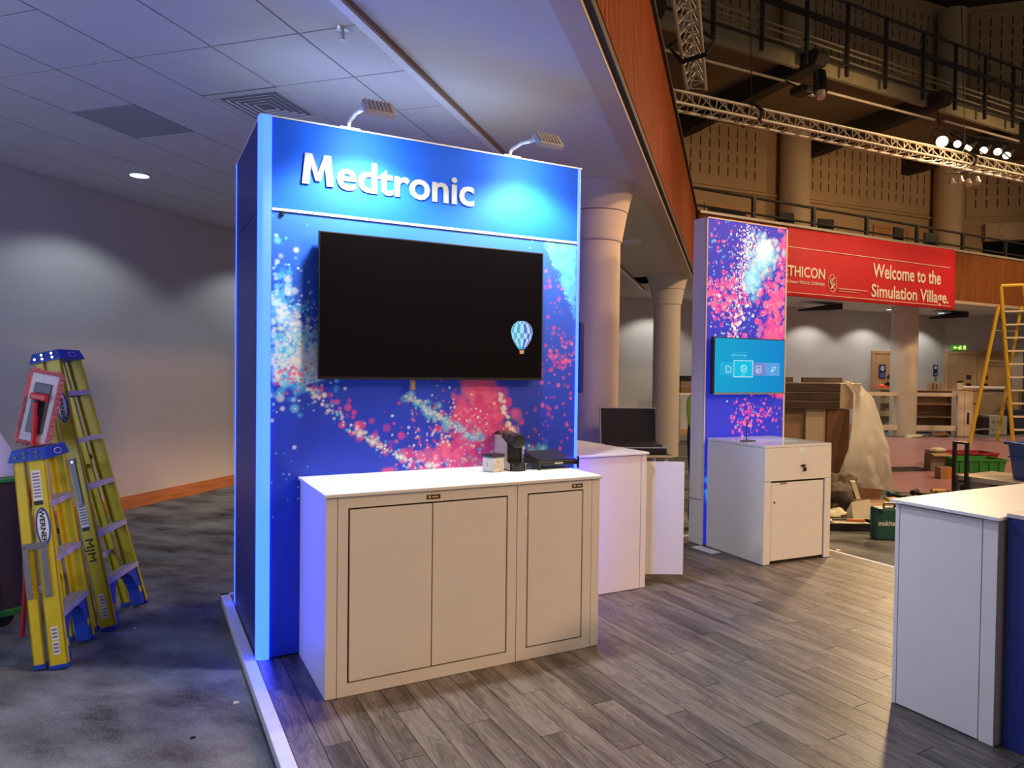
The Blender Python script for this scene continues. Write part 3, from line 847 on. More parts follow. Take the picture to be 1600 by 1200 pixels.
# ------------------------------------------------------------------ printed graphics
def canvas(w, h, res):
    nx, nz = int(round(w / res)), int(round(h / res))
    X, Z = np.meshgrid((np.arange(nx + 1)) * w / nx, (np.arange(nz + 1)) * h / nz)
    return X, Z, np.zeros((nz + 1, nx + 1, 3))
def splat(img, X, Z, x, z, r, colr, a, soft=0.35, ring=0.0):
    dx = X[0, 1] - X[0, 0]; dz = Z[1, 0] - Z[0, 0]
    i0, i1 = int((x - r) / dx) , int((x + r) / dx) + 2
    k0, k1 = int((z - r) / dz) , int((z + r) / dz) + 2
    i0, k0 = max(i0, 0), max(k0, 0)
    i1, k1 = min(i1, X.shape[1]), min(k1, X.shape[0])
    if i0 >= i1 or k0 >= k1: return
    d = np.hypot(X[k0:k1, i0:i1] - x, Z[k0:k1, i0:i1] - z) / r
    m = np.clip((1 - d) / soft, 0, 1)
    m = m * m * (3 - 2 * m) * a
    if ring: m = m * (1 - ring * np.clip(1 - d * 1.25, 0, 1))
    img[k0:k1, i0:i1] = img[k0:k1, i0:i1] * (1 - m[..., None]) + np.array(colr) * m[..., None]
PINK = [(0.80, 0.055, 0.26), (0.88, 0.10, 0.30), (0.70, 0.055, 0.33), (0.92, 0.18, 0.36)]
CYAN = [(0.08, 0.55, 0.98), (0.20, 0.76, 1.0), (0.55, 0.92, 1.0), (0.04, 0.38, 1.0)]
WHT = [(0.95, 0.98, 1.0), (0.98, 0.86, 0.92), (0.75, 0.94, 1.0)]
def pick(a): return a[rng.integers(len(a))]
def lerp_path(pts, t):
    pts = np.array(pts, float)
    seg = np.hypot(*(pts[1:] - pts[:-1]).T); cum = np.concatenate([[0], np.cumsum(seg)]) / seg.sum()
    return np.array([np.interp(t, cum, pts[:, 0]), np.interp(t, cum, pts[:, 1])])
def string(img, X, Z, pts, n, spread, rs, cols, a=(0.6, 1.0), soft=.5, ring=0):
    for _ in range(n):
        p = lerp_path(pts, rng.random()) + rng.normal(0, spread, 2)
        splat(img, X, Z, p[0], p[1], rng.uniform(*rs), pick(cols), rng.uniform(*a), soft, ring)
def cloud(img, X, Z, c, sd, n, rs, cols, a=(0.5, 1.0), soft=.5, ring=0):
    for _ in range(n):
        p = np.array(c) + rng.normal(0, 1, 2) * np.array(sd)
        splat(img, X, Z, p[0], p[1], rng.uniform(*rs), pick(cols), rng.uniform(*a), soft, ring)
def grid_panel(name, X, Z, img, fn, material, parent):
    nz, nx = X.shape
    V = np.array([fn(x, z) for x, z in zip(X.ravel(), Z.ravel())])
    idx = np.arange(nz * nx).reshape(nz, nx)
    F = np.stack([idx[:-1, :-1], idx[:-1, 1:], idx[1:, 1:], idx[1:, :-1]], -1).reshape(-1, 4)
    if parent is not None: V = V - np.array(WM(parent).translation)
    me = bpy.data.meshes.new(name)
    me.vertices.add(len(V)); me.vertices.foreach_set('co', V.ravel())
    me.loops.add(F.size); me.loops.foreach_set('vertex_index', F.ravel())
    me.polygons.add(len(F)); me.polygons.foreach_set('loop_start', np.arange(0, F.size, 4)); me.polygons.foreach_set('loop_total', np.full(len(F), 4))
    me.update(calc_edges=True)
    ca = me.color_attributes.new('print', 'FLOAT_COLOR', 'POINT')
    ca.data.foreach_set('color', np.concatenate([img.reshape(-1, 3), np.ones((nz * nx, 1))], 1).ravel())
    me.materials.append(material)
    o = bpy.data.objects.new(name, me); C.objects.link(o)
    if parent is not None: o.parent = parent
    return o

# ------------------------------------------------------------------ blue tower with the big screen
TW, TH, TD = 2.0, 3.0, 1.06
tower = thing('display_tower', 'tall blue display tower with white lettering and glowing corner strips', 'display stand', (1.0, .5, 0))
mb = MB(); mb.box(-.045, TW + .02, .03, TD, .004, TH); mb.build('core', NAVY_PRINT, tower)
mb = MB(); mb.box(-.055, -.045, .05, TD + .005, .006, 2.496); mb.build('side_panel', NAVY_PRINT, tower, bevel=.002)
mb = MB(); mb.box(-.055, -.045, .05, TD + .005, 2.502, TH); mb.build('side_panel', NAVY_PRINT, tower, bevel=.002)
# lower printed panel
X, Z, img = canvas(TW - .012, 2.485, .0042)
img[:] = (0.010, 0.045, 0.60)
img += (np.clip((Z - 1.2) / 1.3, 0, 1) ** 1.4)[..., None] * np.array((0.015, 0.11, 0.12))  # print lightens upwards, partly lamp light put into the colour
def T(pts): return [(a, b) for a, b in pts]
# pink cloud and its veil of bokeh
for c, sd, n, rs in [((1.30, 1.45), (.07, .06), 60, (.03, .075)), ((1.28, 1.30), (.10, .09), 150, (.02, .06)), ((1.20, 1.13), (.13, .10), 150, (.012, .05)), ((1.05, .98), (.17, .09), 120, (.015, .05)), ((1.30, 1.0), (.10, .13), 130, (.012, .05)), ((1.40, 1.22), (.06, .12), 60, (.015, .04))]:
    cloud(img, X, Z, c, sd, n, rs, PINK, (.35, .85), .6)
string(img, X, Z, T([(.18, 1.55), (.35, 1.42), (.55, 1.22), (.80, 1.08), (1.05, .99), (1.25, .93)]), 70, .04, (.014, .034), PINK, (.3, .7), .5)
cloud(img, X, Z, (1.02, 1.22), (.15, .16), 240, (.004, .013), PINK + WHT, (.5, 1), .5)
cloud(img, X, Z, (1.25, 1.05), (.14, .18), 240, (.004, .012), PINK + WHT + CYAN, (.5, 1), .5)
# left burst
for c, sd, n, rs, a in [((.05, 1.80), (.05, .22), 190, (.008, .03), (.25, .6)), ((.12, 1.70), (.07, .12), 240, (.01, .035), (.25, .7)), ((.22, 1.66), (.09, .07), 260, (.008, .03), (.3, .9)), ((.10, 1.66), (.06, .06), 160, (.008, .03), (.4, .9))]:
    cloud(img, X, Z, c, sd, n, rs, CYAN + WHT[:1], a, .6)
cloud(img, X, Z, (.16, 1.78), (.10, .15), 420, (.003, .009), CYAN + WHT, (.5, 1), .5)
cloud(img, X, Z, (.22, 1.64), (.10, .05), 260, (.005, .016), WHT, (.4, 1), .5)
cloud(img, X, Z, (.12, 1.57), (.07, .04), 40, (.006, .016), PINK, (.4, .9), .5)
string(img, X, Z, T([(.03, 2.03), (.06, 1.9), (.10, 1.8)]), 120, .022, (.008, .025), CYAN + WHT, (.4, .9), .6)
# string of light from the burst down to the counter
P1 = T([(.14, 1.56), (.25, 1.45), (.38, 1.33), (.52, 1.22), (.62, 1.15), (.80, 1.06), (.95, 1.02), (1.12, .98), (1.3, .92)])
string(img, X, Z, P1, 90, .012, (.006, .017), WHT, (.5, 1), .6)
string(img, X, Z, P1, 90, .028, (.004, .016), CYAN + WHT, (.4, .9), .6)
for f_ in (.36, .43, .58, .72):
    p = lerp_path(P1, f_); splat(img, X, Z, p[0], p[1], .035, (.6, .9, 1), .8, .9); splat(img, X, Z, p[0], p[1], .017, (1, 1, .98), .95, .6)
# second string
P2 = T([(.78, 1.47), (.90, 1.38), (1.05, 1.29), (1.20, 1.20), (1.30, 1.17)])
string(img, X, Z, P2, 130, .018, (.010, .032), CYAN, (.3, .75), .8)
string(img, X, Z, P2, 70, .012, (.005, .012), WHT, (.5, 1), .6)
# white string on the right of the pink cloud
P3 = T([(1.41, 1.46), (1.45, 1.36), (1.50, 1.24), (1.55, 1.14), (1.60, 1.06)])
string(img, X, Z, P3, 80, .010, (.007, .019), WHT, (.6, 1), .6)
cloud(img, X, Z, (1.72, 1.02), (.05, .05), 60, (.02, .05), CYAN, (.2, .5), .9)
cloud(img, X, Z, (1.78, .97), (.06, .03), 50, (.01, .04), CYAN, (.2, .5), .9)
# pink dots on the right side
cloud(img, X, Z, (1.86, 1.72), (.07, .10), 75, (.006, .020), PINK, (.4, .95), .45, .25)
cloud(img, X, Z, (1.80, 1.35), (.10, .18), 45, (.006, .020), PINK, (.3, .8), .45, .25)
cloud(img, X, Z, (1.84, 2.15), (.07, .14), 26, (.008, .022), PINK, (.3, .7), .6, .2)
# turquoise patch in the top right corner
for _ in range(300):
    a, b = rng.random(), rng.random()
    x_ = 1.76 + .24 * a; z_ = 2.47 - .52 * max(0, a - .1) * b - .05 * b
    splat(img, X, Z, x_, z_, rng.uniform(.015, .045), pick([(0.10, .50, .72), (.14, .60, .80), (.07, .40, .72)]), rng.uniform(.3, .7), .7)
string(img, X, Z, T([(1.75, 2.46), (1.84, 2.28), (1.97, 2.02)]), 90, .012, (.004, .010), CYAN, (.3, .8), .5)
# stray cyan sparks
for c, sd, n in [((.08, 2.15), (.05, .10), 26), ((.12, 1.15), (.07, .14), 9), ((.2, .93), (.12, .07), 14), ((1.65, 2.45), (.15, .03), 6), ((1.5, 1.7), (.3, .3), 0)]:
    cloud(img, X, Z, c, sd, n, (.004, .010), CYAN, (.5, 1), .5)
PRINT = attr_mat('particle_print', 'print', .45)
# front panel stands .6 cm proud of the core
lower = MB(); lower.box(.004, TW - .004, .001, .03, .012, 2.49); lower = lower.build('graphic_panel', NAVY_PRINT, tower)
grid_panel('particle_print', X, Z, img, lambda x, z: (x + .006, 0.0, z + .012), PRINT, tower)
mb = MB(); mb.box(.004, TW - .004, 0.0, .03, 2.503, TH - .002); mb.build('header_panel', HEADER_BLUE, tower, bevel=.001)
mb = MB(); mb.box(.004, TW - .004, -.008, .02, 2.489, 2.503); mb.build('header_rail', ALU_PALE, tower, bevel=.002)
mb = MB(); mb.box(.055, .07, -.012, .0, 2.465, 2.49); mb.build('clip', BLACK, tower)
mb = MB(); mb.box(-.058, TW + .03, .0, TD + .015, TH, TH + .008); mb.build('top_cap', ALU_PALE, tower)
# glowing corner profiles: rounded on the outside
def corner_strip(x_in, x_out, sgn):
    pts = [(x_in, -.004)]
    r = abs(x_out - x_in)
    for k in range(9):
        a = k * math.pi / 16
        pts.append((x_in + sgn * (r - .028 + .028 * math.sin(a)), -.004 + .028 - .028 * math.cos(a)))
    pts += [(x_out, .055), (x_in, .055)]
    if sgn < 0: pts = pts[::-1]
    mb = MB(); mb.prism(pts, .004, TH + .004, lambda u, v, d: Vector((u, v, d)))
    return mb.build('light_strip', STRIP, tower, smooth=True, label='glowing pale blue corner strip')
corner_strip(.004, -.062, -1)
corner_strip(TW - .004, TW + .030, 1)
mb = MB(); mb.box(-.058, -.036, TD + .006, TD + .030, .004, TH + .004); mb.build('light_strip', STRIP, tower, label='glowing pale blue corner strip', bevel=.006)
mb = MB(); mb.box(TW + .008, TW + .030, TD + .003, TD + .030, .004, TH + .004); mb.build('light_strip', STRIP, tower, label='glowing pale blue corner strip', bevel=.006)
mb = MB()
big_m = [(0, 0), (.016, .172), (.055, .172), (.0885, .070), (.122, .172), (.160, .172), (.176, 0), (.137, 0), (.127, .106), (.102, .022), (.075, .022), (.049, .106), (.039, 0)]
mb.prism(big_m, 0, .010, lambda u, v, d: Vector((.165 + u, -d - .0005, 2.657 + v)))
mb.build('lettering', HLET, tower)
put_text('lettering', 'edtronic', .3, (.360, -.001, 2.655), R3, U3, HLET, tower, .007, .0055, width=.862, height=.178)

# arm lamps on top of the tower
def arm_lamp(x, lb, yaw):
    t = thing('arm_lamp', lb, 'lamp', (x, .03, TH + .008))
    t.rotation_euler = (0, 0, yaw)
    def P(a, b, c): return (a, b, c)
    mb = MB(); mb.box(-.06, .06, -.02, .06, 0, .012); mb.build('base_plate', PAPER, t, local=True, bevel=.003)
    mb = MB(); mb.tube([(0, .03, .01), (0, .0, .05), (0, -.14, .055), (0, -.315, -.005 + .03)], .011); mb.build('arm', ALU_PALE, t, local=True, smooth=True)
    mb = MB(); mb.cyl((-.02, -.32, .03), (.03, -.32, .03), .018, n=12); mb.build('knuckle', ALU_PALE, t, local=True, smooth=True)
    Mh = Matrix.Translation((.06, -.37, .01)) @ Matrix.Rotation(math.radians(48), 4, 'X')
    mb = MB(); mb.box(-.085, .085, -.055, .055, -.016, .020, Mh); mb.build('lamp_head', LAMPHOUSE, t, local=True, bevel=.006)
    mb = MB()
    for k in range(7): mb.box(-.075 + k * .022, -.067 + k * .022, -.045, .045, .020, .030, Mh)
    mb.build('heat_fin', LAMPHOUSE, t, local=True, kind='stuff')
    mb = MB(); mb.box(-.075, .075, -.045, .045, -.019, -.016, Mh); mb.build('led_panel', LEDFACE, t, local=True)
    return t
a1 = arm_lamp(.44, 'grey floodlight on a short arm over the first letters of the tower', 0.0)
a2 = arm_lamp(1.50, 'grey floodlight on a short arm over the right end of the blue header', 0.0)
for x, e in ((.50, 36), (1.56, 36)):
    light('arm_lamp_light', 'AREA', (x, -.30, TH - .03), (x + .02, .0, 2.70), 4.6, (0.88, 0.97, 1.0), .22, size_y=.10)
    light('arm_lamp_spill', 'SPOT', (x, -.30, TH - .05), (x + .02, -.25, 0), 108, (0.88, 0.97, 1.0), .07, 140, .5)

# big switched-off television
tv = thing('television', 'large dark television on the blue tower showing a small balloon', 'television', (.965, -.05, 1.56))
mb = MB(); mb.box(.25, 1.68, -.062, -.03, 1.568, 2.384); mb.build('housing', BLACK, tv, bevel=.006)
mb = MB(); mb.box(.244, 1.686, -.083, -.062, 1.562, 2.390); mb.build('bezel', BLACK, tv, bevel=.003)
mb = MB(); mb.box(.252, 1.678, -.0845, -.082, 1.578, 2.382); mb.build('screen', SCREEN_OFF, tv)
mb = MB(); mb.box(.7, 1.2, -.03, .0, 1.75, 2.2); mb.build('wall_bracket', STEELDARK, tv)
mb = MB(); mb.box(.80, .83, -.05, -.03, 1.50, 1.57); mb.build('sensor', CARD, tv, bevel=.003)
# the balloon shown on the screen
BC = [mat('bal_cyan', (0, 0, 0), .5, emit=(0.02, .42, .66), estr=1.0), mat('bal_pale', (0, 0, 0), .5, emit=(.42, .72, .80), estr=1.0), mat('bal_blue', (0, 0, 0), .5, emit=(0.02, .16, .62), estr=1.0), mat('bal_white', (0, 0, 0), .5, emit=(.55, .62, .90), estr=1.0), mat('bal_basket', (0, 0, 0), .5, emit=(.62, .30, .12), estr=1.0), mat('bal_rope', (0, 0, 0), .5, emit=(.10, .04, .01), estr=1.0)]
mb = MB()
bcx, bcz = 1.533, 1.852
prof = [(.004, .090), (.03, .088), (.055, .072), (.074, .045), (.079, .012), (.070, -.022), (.052, -.052), (.034, -.076), (.024, -.090)]
NG = 9
bands = [0, 2, 4, 5, 7, 8]
for bi in range(len(bands) - 1):
    for gI in range(NG):
        a0 = math.pi * gI / NG - math.pi / 2; a1_ = math.pi * (gI + 1) / NG - math.pi / 2
        left = (gI < 5)
        even = (gI + bi) % 2 == 0
        m_ = (BC[0] if left else BC[2]) if even else (BC[1] if left else BC[3])
        if bi == 4: m_ = BC[0] if left else BC[2]
        mb.use(m_)
        for k in range(bands[bi], bands[bi + 1]):
            (r0, z0), (r1, z1) = prof[k], prof[k + 1]
            mb.add([(bcx + r0 * math.sin(a0), -.0848, bcz + z0), (bcx + r0 * math.sin(a1_), -.0848, bcz + z0), (bcx + r1 * math.sin(a1_), -.0848, bcz + z1), (bcx + r1 * math.sin(a0), -.0848, bcz + z1)], [(0, 1, 2, 3)])
mb.use(BC[4]); mb.add([(bcx - .014, -.0848, bcz - .12), (bcx + .014, -.0848, bcz - .12), (bcx + .016, -.0848, bcz - .098), (bcx - .016, -.0848, bcz - .098)], [(0, 1, 2, 3)])
mb.use(BC[5]); mb.add([(bcx - .02, -.0848, bcz - .098), (bcx + .02, -.0848, bcz - .098), (bcx + .024, -.0848, bcz - .09), (bcx - .024, -.0848, bcz - .09)], [(0, 1, 2, 3)])
mb.build('balloon_image', None, tv, label='blue and white hot-air balloon shown on the screen')
# slim screen on the right flank of the tower
t = thing('side_screen', 'slim black screen edge on the right flank of the blue tower', 'television', (2.06, .45, 1.47))
mb = MB(); mb.box(2.055, 2.085, .03, .90, 1.475, 1.965); mb.build('housing', BLACK, t, bevel=.004)
mb = MB(); mb.box(2.02, 2.055, .3, .6, 1.6, 1.85); mb.build('wall_bracket', STEELDARK, t)
mb = MB(); mb.box(2.085, 2.0865, .04, .89, 1.485, 1.955); mb.build('screen', SCREEN_OFF, t)

# ------------------------------------------------------------------ main counter
cx0, cx1, cy0, cy1 = .1675, 1.774, -.63, -.002
cab = thing('storage_counter', 'white counter cabinet with three framed doors below the big television', 'cabinet', (.97, -.3, 0))
mb = MB(); mb.box(cx0 + .02, cx1 - .02, cy0 + .02, cy1, .005, .985); mb.build('carcass', GAP, cab)
mb = MB(); mb.box(cx0 - .012, cx1 + .012, cy0 - .016, cy1, .995, 1.012); mb.build('worktop', WORKTOP, cab, bevel=.003)
mb = MB(); mb.box(cx0, cx0 + .02, cy0 + .063, cy1, .002, .993); mb.build('side_panel', WHITE, cab, bevel=.001)
mb = MB(); mb.box(cx1 - .02, cx1, cy0 + .063, cy1, .002, .993); mb.build('side_panel', WHITE, cab, bevel=.001)
mb = MB(); mb.box(cx0, .2225, cy0, cy0 + .06, .002, .993); mb.build('corner_post', WHITE, cab, bevel=.0015)
mb = MB(); mb.box(1.7195, cx1, cy0, cy0 + .06, .002, .993); mb.build('corner_post', WHITE, cab, bevel=.0015)
def face_frame(x0, x1, ox0, ox1, oz0, oz1, y, par, zt=.993, th=.018):
    mb = MB(); mb.box(x0, ox0, y, y + th, .002, zt); mb.box(ox1, x1, y, y + th, .002, zt); mb.box(ox0, ox1, y, y + th, .002, oz0); mb.box(ox0, ox1, y, y + th, oz1, zt)
    return mb.build('face_frame', WHITE, par)
face_frame(.226, 1.2185, .276, 1.164, .062, .936, cy0, cab)
face_frame(1.2235, 1.716, 1.285, 1.659, .064, .938, cy0, cab)
for (x0, x1, z0, z1) in ((.286, .717, .072, .926), (.724, 1.154, .072, .926), (1.295, 1.649, .074, .928)):
    mb = MB(); mb.box(x0, x1, cy0, cy0 + .018, z0, z1); mb.build('door', WHITE, cab, bevel=.001)
for (x0, x1) in ((.686, .762), (1.58, 1.652)):
    mb = MB(); mb.box(x0, x1, cy0 - .003, cy0, .949, .973); b = mb.build('lock_badge', BADGE, cab, bevel=.002)
    mb = MB(); mb.cyl((x0 + .015, cy0 - .004, .961), (x0 + .015, cy0 - .003, .961), .008, n=12); mb.build('lock_ring', BADGETXT, b)
    mb = MB(); mb.box(x0 + .03, x1 - .012, cy0 - .0037, cy0 - .003, .957, .965); mb.build('badge_print', BADGETXT, b)

# things on the counter
ZW = 1.012
t = thing('capsule_jar', 'small clear jar with a black lid on the white counter beside the coffee machine', 'jar', (1.265, -.235, ZW), (0, 0, math.radians(18)))
mb = MB(); mb.box(-.048, .048, -.048, .048, 0, .085); mb.build('jar_body', mat('jar_plastic', (.74, .74, .70), .25), t, local=True, bevel=.010)
mb = MB(); mb.box(-.05, .05, -.05, .05, .088, .108); mb.build('lid', BLACK, t, local=True, bevel=.008)
mb = MB(); mb.box(-.044, .044, -.044, .044, .085, .088); mb.build('rim', ALU, t, local=True)
mb = MB()
for k in range(26):
    a, b = random.uniform(-.036, .036), random.uniform(.008, .07)
    mb.ball((a, -.0495, b), .008, .0025, .008, 6, 4)
mb.build('contents', mat('capsules', (.60, .56, .42), .5), t, local=True, kind='stuff')
mb = MB(); mb.box(-.0505, -.049, -.036, .036, .012, .075); mb.box(-.0512, -.0505, -.008, .008, .03, .06); mb.build('label_sticker', PAPER, t, local=True)
mb = MB(); mb.box(-.0516, -.0512, -.006, .004, .034, .058); mb.build('label_mark', mat('label_gold', (.6, .38, .1), .5), t, local=True)

SIL = mat('machine_grey', (.42, .41, .42), .35, .3)
t = thing('coffee_machine', 'small black and grey capsule coffee machine on the white counter', 'coffee machine', (1.425, -.13, ZW), (0, 0, math.radians(-6)))
mb = MB()   # side shells
mb.prism([(-.15, .004), (.15, .004), (.15, .20), (.03, .205), (-.10, .165), (-.10, .05), (-.15, .045)], -.055, -.049, lambda u, v, d: Vector((d, u, v)))
mb.build('side_shell', SIL, t, local=True, bevel=.002)
mb = MB(); mb.prism([(-.15, .004), (.15, .004), (.15, .20), (.03, .205), (-.10, .165), (-.10, .05), (-.15, .045)], .049, .055, lambda u, v, d: Vector((d, u, v)))
mb.build('side_shell', SIL, t, local=True, bevel=.002)
mb = MB(); mb.box(-.048, .048, -.085, .15, .004, .165); mb.build('body', BLACK, t, local=True, bevel=.006)
mb = MB(); mb.box(-.05, .05, -.115, .14, .155, .225); mb.build('brew_head', BLACK, t, local=True, bevel=.022)
mb = MB(); mb.cyl((0, -.105, .185), (0, -.165, .180), .046, .043, n=20); mb.build('nose', BLACK, t, local=True, smooth=True, bevel=.006)
mb = MB(); mb.cyl((0, -.166, .180), (0, -.169, .180), .028, n=16); mb.build('nose_ring', STEELDARK, t, local=True)
mb = MB(); mb.cyl((.0, -.13, .135), (.0, -.13, .155), .012, n=10); mb.build('spout', BLACK, t, local=True)
mb = MB()
for k in range(6): mb.box(-.046, .046, -.0875, -.085, .055 + k * .013, .060 + k * .013)
mb.build('ridge', STEELDARK, t, local=True, kind='stuff')
mb = MB(); mb.cyl((0, -.13, .006), (0, -.13, .05), .05, .048, n=20); mb.build('drip_tray', BLACK, t, local=True, smooth=True, bevel=.004)
mb = MB(); mb.box(-.047, .047, -.17, -.085, .002, .014); mb.build('foot_plate', BLACK, t, local=True, bevel=.003)
mb = MB()
arc = [(-.056, -.02, .185), (-.056, -.02, .25)] + [(-.056 * math.cos(a), -.02 - .01 * math.sin(a), .25 + .058 * math.sin(a)) for a in [math.pi * k / 12 for k in range(1, 12)]] + [(.056, -.02, .25), (.058, -.04, .185)]
mb.tube(arc, .0042, 6); mb.build('lever', CHROME, t, local=True, smooth=True)
mb = MB(); mb.tube([(.058, -.04, .2), (.062, -.06, .12), (.064, -.07, .03), (.07, -.03, .006)], .003, 6); mb.build('power_cord', mat('cord_cream', (.7, .6, .42), .5), t, local=True, smooth=True)

t = thing('media_player', 'flat black media player on four stubby legs beside the coffee machine', 'media player', (1.69, -.17, ZW))
mb = MB(); mb.box(1.545, 1.83, -.30, -.03, ZW + .022, ZW + .052); mb.build('case', BLACK, t, bevel=.004)
mb = MB(); mb.hexa([(1.55, -.29, ZW + .053), (1.825, -.29, ZW + .053), (1.80, -.06, ZW + .053), (1.58, -.06, ZW + .053), (1.55, -.29, ZW + .058), (1.825, -.29, ZW + .058), (1.80, -.06, ZW + .092), (1.58, -.06, ZW + .092)]); mb.build('sloped_lid', BLACK, t)
for (x, y) in ((1.545, -.308), (1.828, -.308), (1.55, -.03), (1.825, -.03)):
    mb = MB(); mb.box(x - .006, x + .006, y - .006, y + .006, ZW, ZW + .075 if y < -.2 else ZW + .03); mb.build('leg', BLACK, t)
mb = MB(); mb.box(1.66, 1.72, -.3015, -.30, ZW + .032, ZW + .040); mb.build('logo', LETTER, t)
t = thing('cable', 'thin black cable lying behind the coffee machine', 'cable', (1.52, -.2, ZW))
mb = MB(); mb.tube([(1.44, -.02, ZW + .004), (1.50, -.10, ZW + .004), (1.53, -.17, ZW + .004), (1.50, -.235, ZW + .004), (1.53, -.27, ZW + .004), (1.56, -.22, ZW + .004)], .0035, 6); mb.build('cord', BLACK, t, smooth=True)

# ------------------------------------------------------------------ second counter with the open door
t = thing('side_counter', 'white counter behind the right edge of the blue tower with its end door open', 'cabinet', (2.4, .6, 0))
mb = MB(); mb.box(2.05, 2.72, .165, 1.06, .005, 1.0); mb.build('carcass', GAP, t)
mb = MB(); mb.box(2.035, 2.75, .128, 1.085, 1.008, 1.026); mb.build('worktop', WORKTOP, t, bevel=.003)
mb = MB(); mb.box(2.04, 2.683, .142, .162, .004, 1.004); mb.build('front_panel', WHITE, t, bevel=.001)
mb = MB(); mb.box(2.689, 2.737, .142, .20, .004, 1.004); mb.build('corner_post', WHITE, t, bevel=.0015)
mb = MB(); mb.box(2.717, 2.737, .72, 1.07, .004, 1.004); mb.build('side_panel', WHITE, t, bevel=.001)
hx, hy = 2.748, .205
e2 = Vector((3.035, .06, 0)); dv = (e2 - Vector((hx, hy, 0))).normalized(); nv = Vector((-dv.y, dv.x, 0))
mb = MB(); p0 = Vector((hx, hy, .085))
mb.hexa([p0, e2 + Vector((0, 0, .085)), e2 + nv * .018 + Vector((0, 0, .085)), p0 + nv * .018, Vector((hx, hy, .945)), e2 + Vector((0, 0, .945)), e2 + nv * .018 + Vector((0, 0, .945)), Vector((hx, hy, .945)) + nv * .018])
mb.build('open_door', WHITE, t, bevel=.001)

# open black equipment case on a table behind it
t = thing('folding_table', 'black folding table holding the open equipment case behind the counter door', 'table', (3.5, 1.35, 0))
a = Matrix.Translation((3.50, 1.30, 0)) @ Matrix.Rotation(math.radians(-24), 4, 'Z')
mb = MB(); mb.box(-.34, .30, -.25, .25, .84, .868, a); mb.build('table_top', BLACK_MATT, t, bevel=.004)
mb = MB(); mb.box(-.34, .30, -.252, -.25, .845, .866, a); mb.build('edge_band', mat('pale_gold', (.50, .40, .24), .4), t)
for sx in (-.3, .26):
    for sy in (-.2, .2):
        mb = MB(); mb.cyl(a @ Vector((sx, sy, .004)), a @ Vector((sx, sy, .84)), .017, n=10); mb.build('leg', ALU, t, smooth=True)
t = thing('equipment_case', 'open black equipment case with raised lid beside the pale pillars', 'case', (3.5, 1.30, .868))
mb = MB(); mb.box(-.30, .27, -.19, .19, .868, .925, a); mb.build('case_base', BLACK, t, bevel=.006)
mb = MB(); mb.box(-.31, .28, -.20, .20, .925, .935, a); mb.build('rim', ALU, t)
mb = MB(); mb.box(-.27, .24, -.16, .14, .935, .955, a); mb.build('foam_insert', BLACK_MATT, t, bevel=.01)
lm = a @ Matrix.Translation((0, .195, .935)) @ Matrix.Rotation(math.radians(-8), 4, 'X')
mb = MB(); mb.box(-.27, .27, 0, .04, 0, .335, lm); lid = mb.build('lid', BLACK_MATT, t, bevel=.004)
mb = MB(); mb.box(-.28, -.27, -.006, .045, 0, .345, lm); mb.box(-.28, .28, -.006, .045, .335, .345, lm); mb.build('lid_edge', ALU, t)

# ------------------------------------------------------------------ second tower: light box with screen
X0, X1, Y2, D2, H2 = 4.033, 5.098, .933, .18, 3.08
t = thing('light_box_tower', 'tall white-sided light box tower with pink and blue particle picture', 'display stand', (4.56, 1.02, 0))
mb = MB(); mb.box(X0, X1, Y2 + .004, Y2 + D2, .43, H2); mb.build('frame', WHITE, t, bevel=.003)
mb = MB(); mb.box(X0 - .001, X1, Y2 + .004, Y2 + D2, .006, .424); mb.build('lower_frame', WHITE, t, bevel=.003)
mb = MB(); mb.box(X0, X0 + .012, Y2 - .004, Y2 + .01, .004, H2); mb.box(X1 - .022, X1, Y2 - .004, Y2 + .01, .004, H2); mb.box(X0, X1, Y2 - .004, Y2 + .01, H2 - .012, H2 + .001)
mb.build('edge_profile', mat('frame_pinkish', (.80, .66, .64), .4), t)
mb = MB(); mb.box(3.90, 4.012, .66, Y2 - .005, 0.0015, .008); mb.build('base_plate', WHITE, t)
W2 = X1 - X0 - .034
Xg, Zg, im2 = canvas(W2, H2 - .025, .0062)
im2[:] = (0.014, 0.028, 0.52)
def C2(n, c, sd, rs, cols, a=(.5, 1), soft=.5, ring=0): cloud(im2, Xg, Zg, c, sd, n, rs, cols, a, soft, ring)
# pink bokeh
C2(190, (.90, 2.18), (.11, .22), (.018, .05), PINK, (.5, .95), .4, .2)
C2(90, (.93, 1.72), (.09, .16), (.02, .055), PINK, (.5, .95), .4, .15)
C2(170, (.18, 2.36), (.15, .10), (.012, .032), PINK, (.5, .95), .4, .2)
C2(90, (.45, 2.38), (.12, .10), (.008, .022), PINK + WHT, (.5, .95), .4)
C2(60, (.75, 2.62), (.20, .14), (.008, .022), PINK, (.4, .9), .4)
C2(60, (1.0, 2.75), (.05, .15), (.012, .035), PINK, (.4, .8), .4)
C2(60, (.2, 2.8), (.15, .15), (.008, .02), PINK + CYAN, (.5, .9), .4)
string(im2, Xg, Zg, [(.42, 2.25), (.36, 2.0), (.34, 1.85), (.36, 1.70)], 120, .04, (.010, .022), PINK + WHT, (.6, 1), .4)
C2(70, (.75, 1.52), (.2, .05), (.02, .055), PINK, (.4, .9), .5)
# white sparks
string(im2, Xg, Zg, [(.50, 3.0), (.50, 2.85), (.47, 2.65), (.43, 2.45)], 330, .065, (.004, .012), WHT, (.6, 1), .5)
C2(240, (.60, 2.55), (.24, .22), (.004, .011), WHT + CYAN + PINK, (.6, 1), .5)
C2(160, (.30, 2.15), (.18, .25), (.005, .013), CYAN + WHT, (.6, 1), .5)
C2(120, (.45, 2.3), (.25, .2), (.005, .012), CYAN + PINK, (.6, 1), .5)
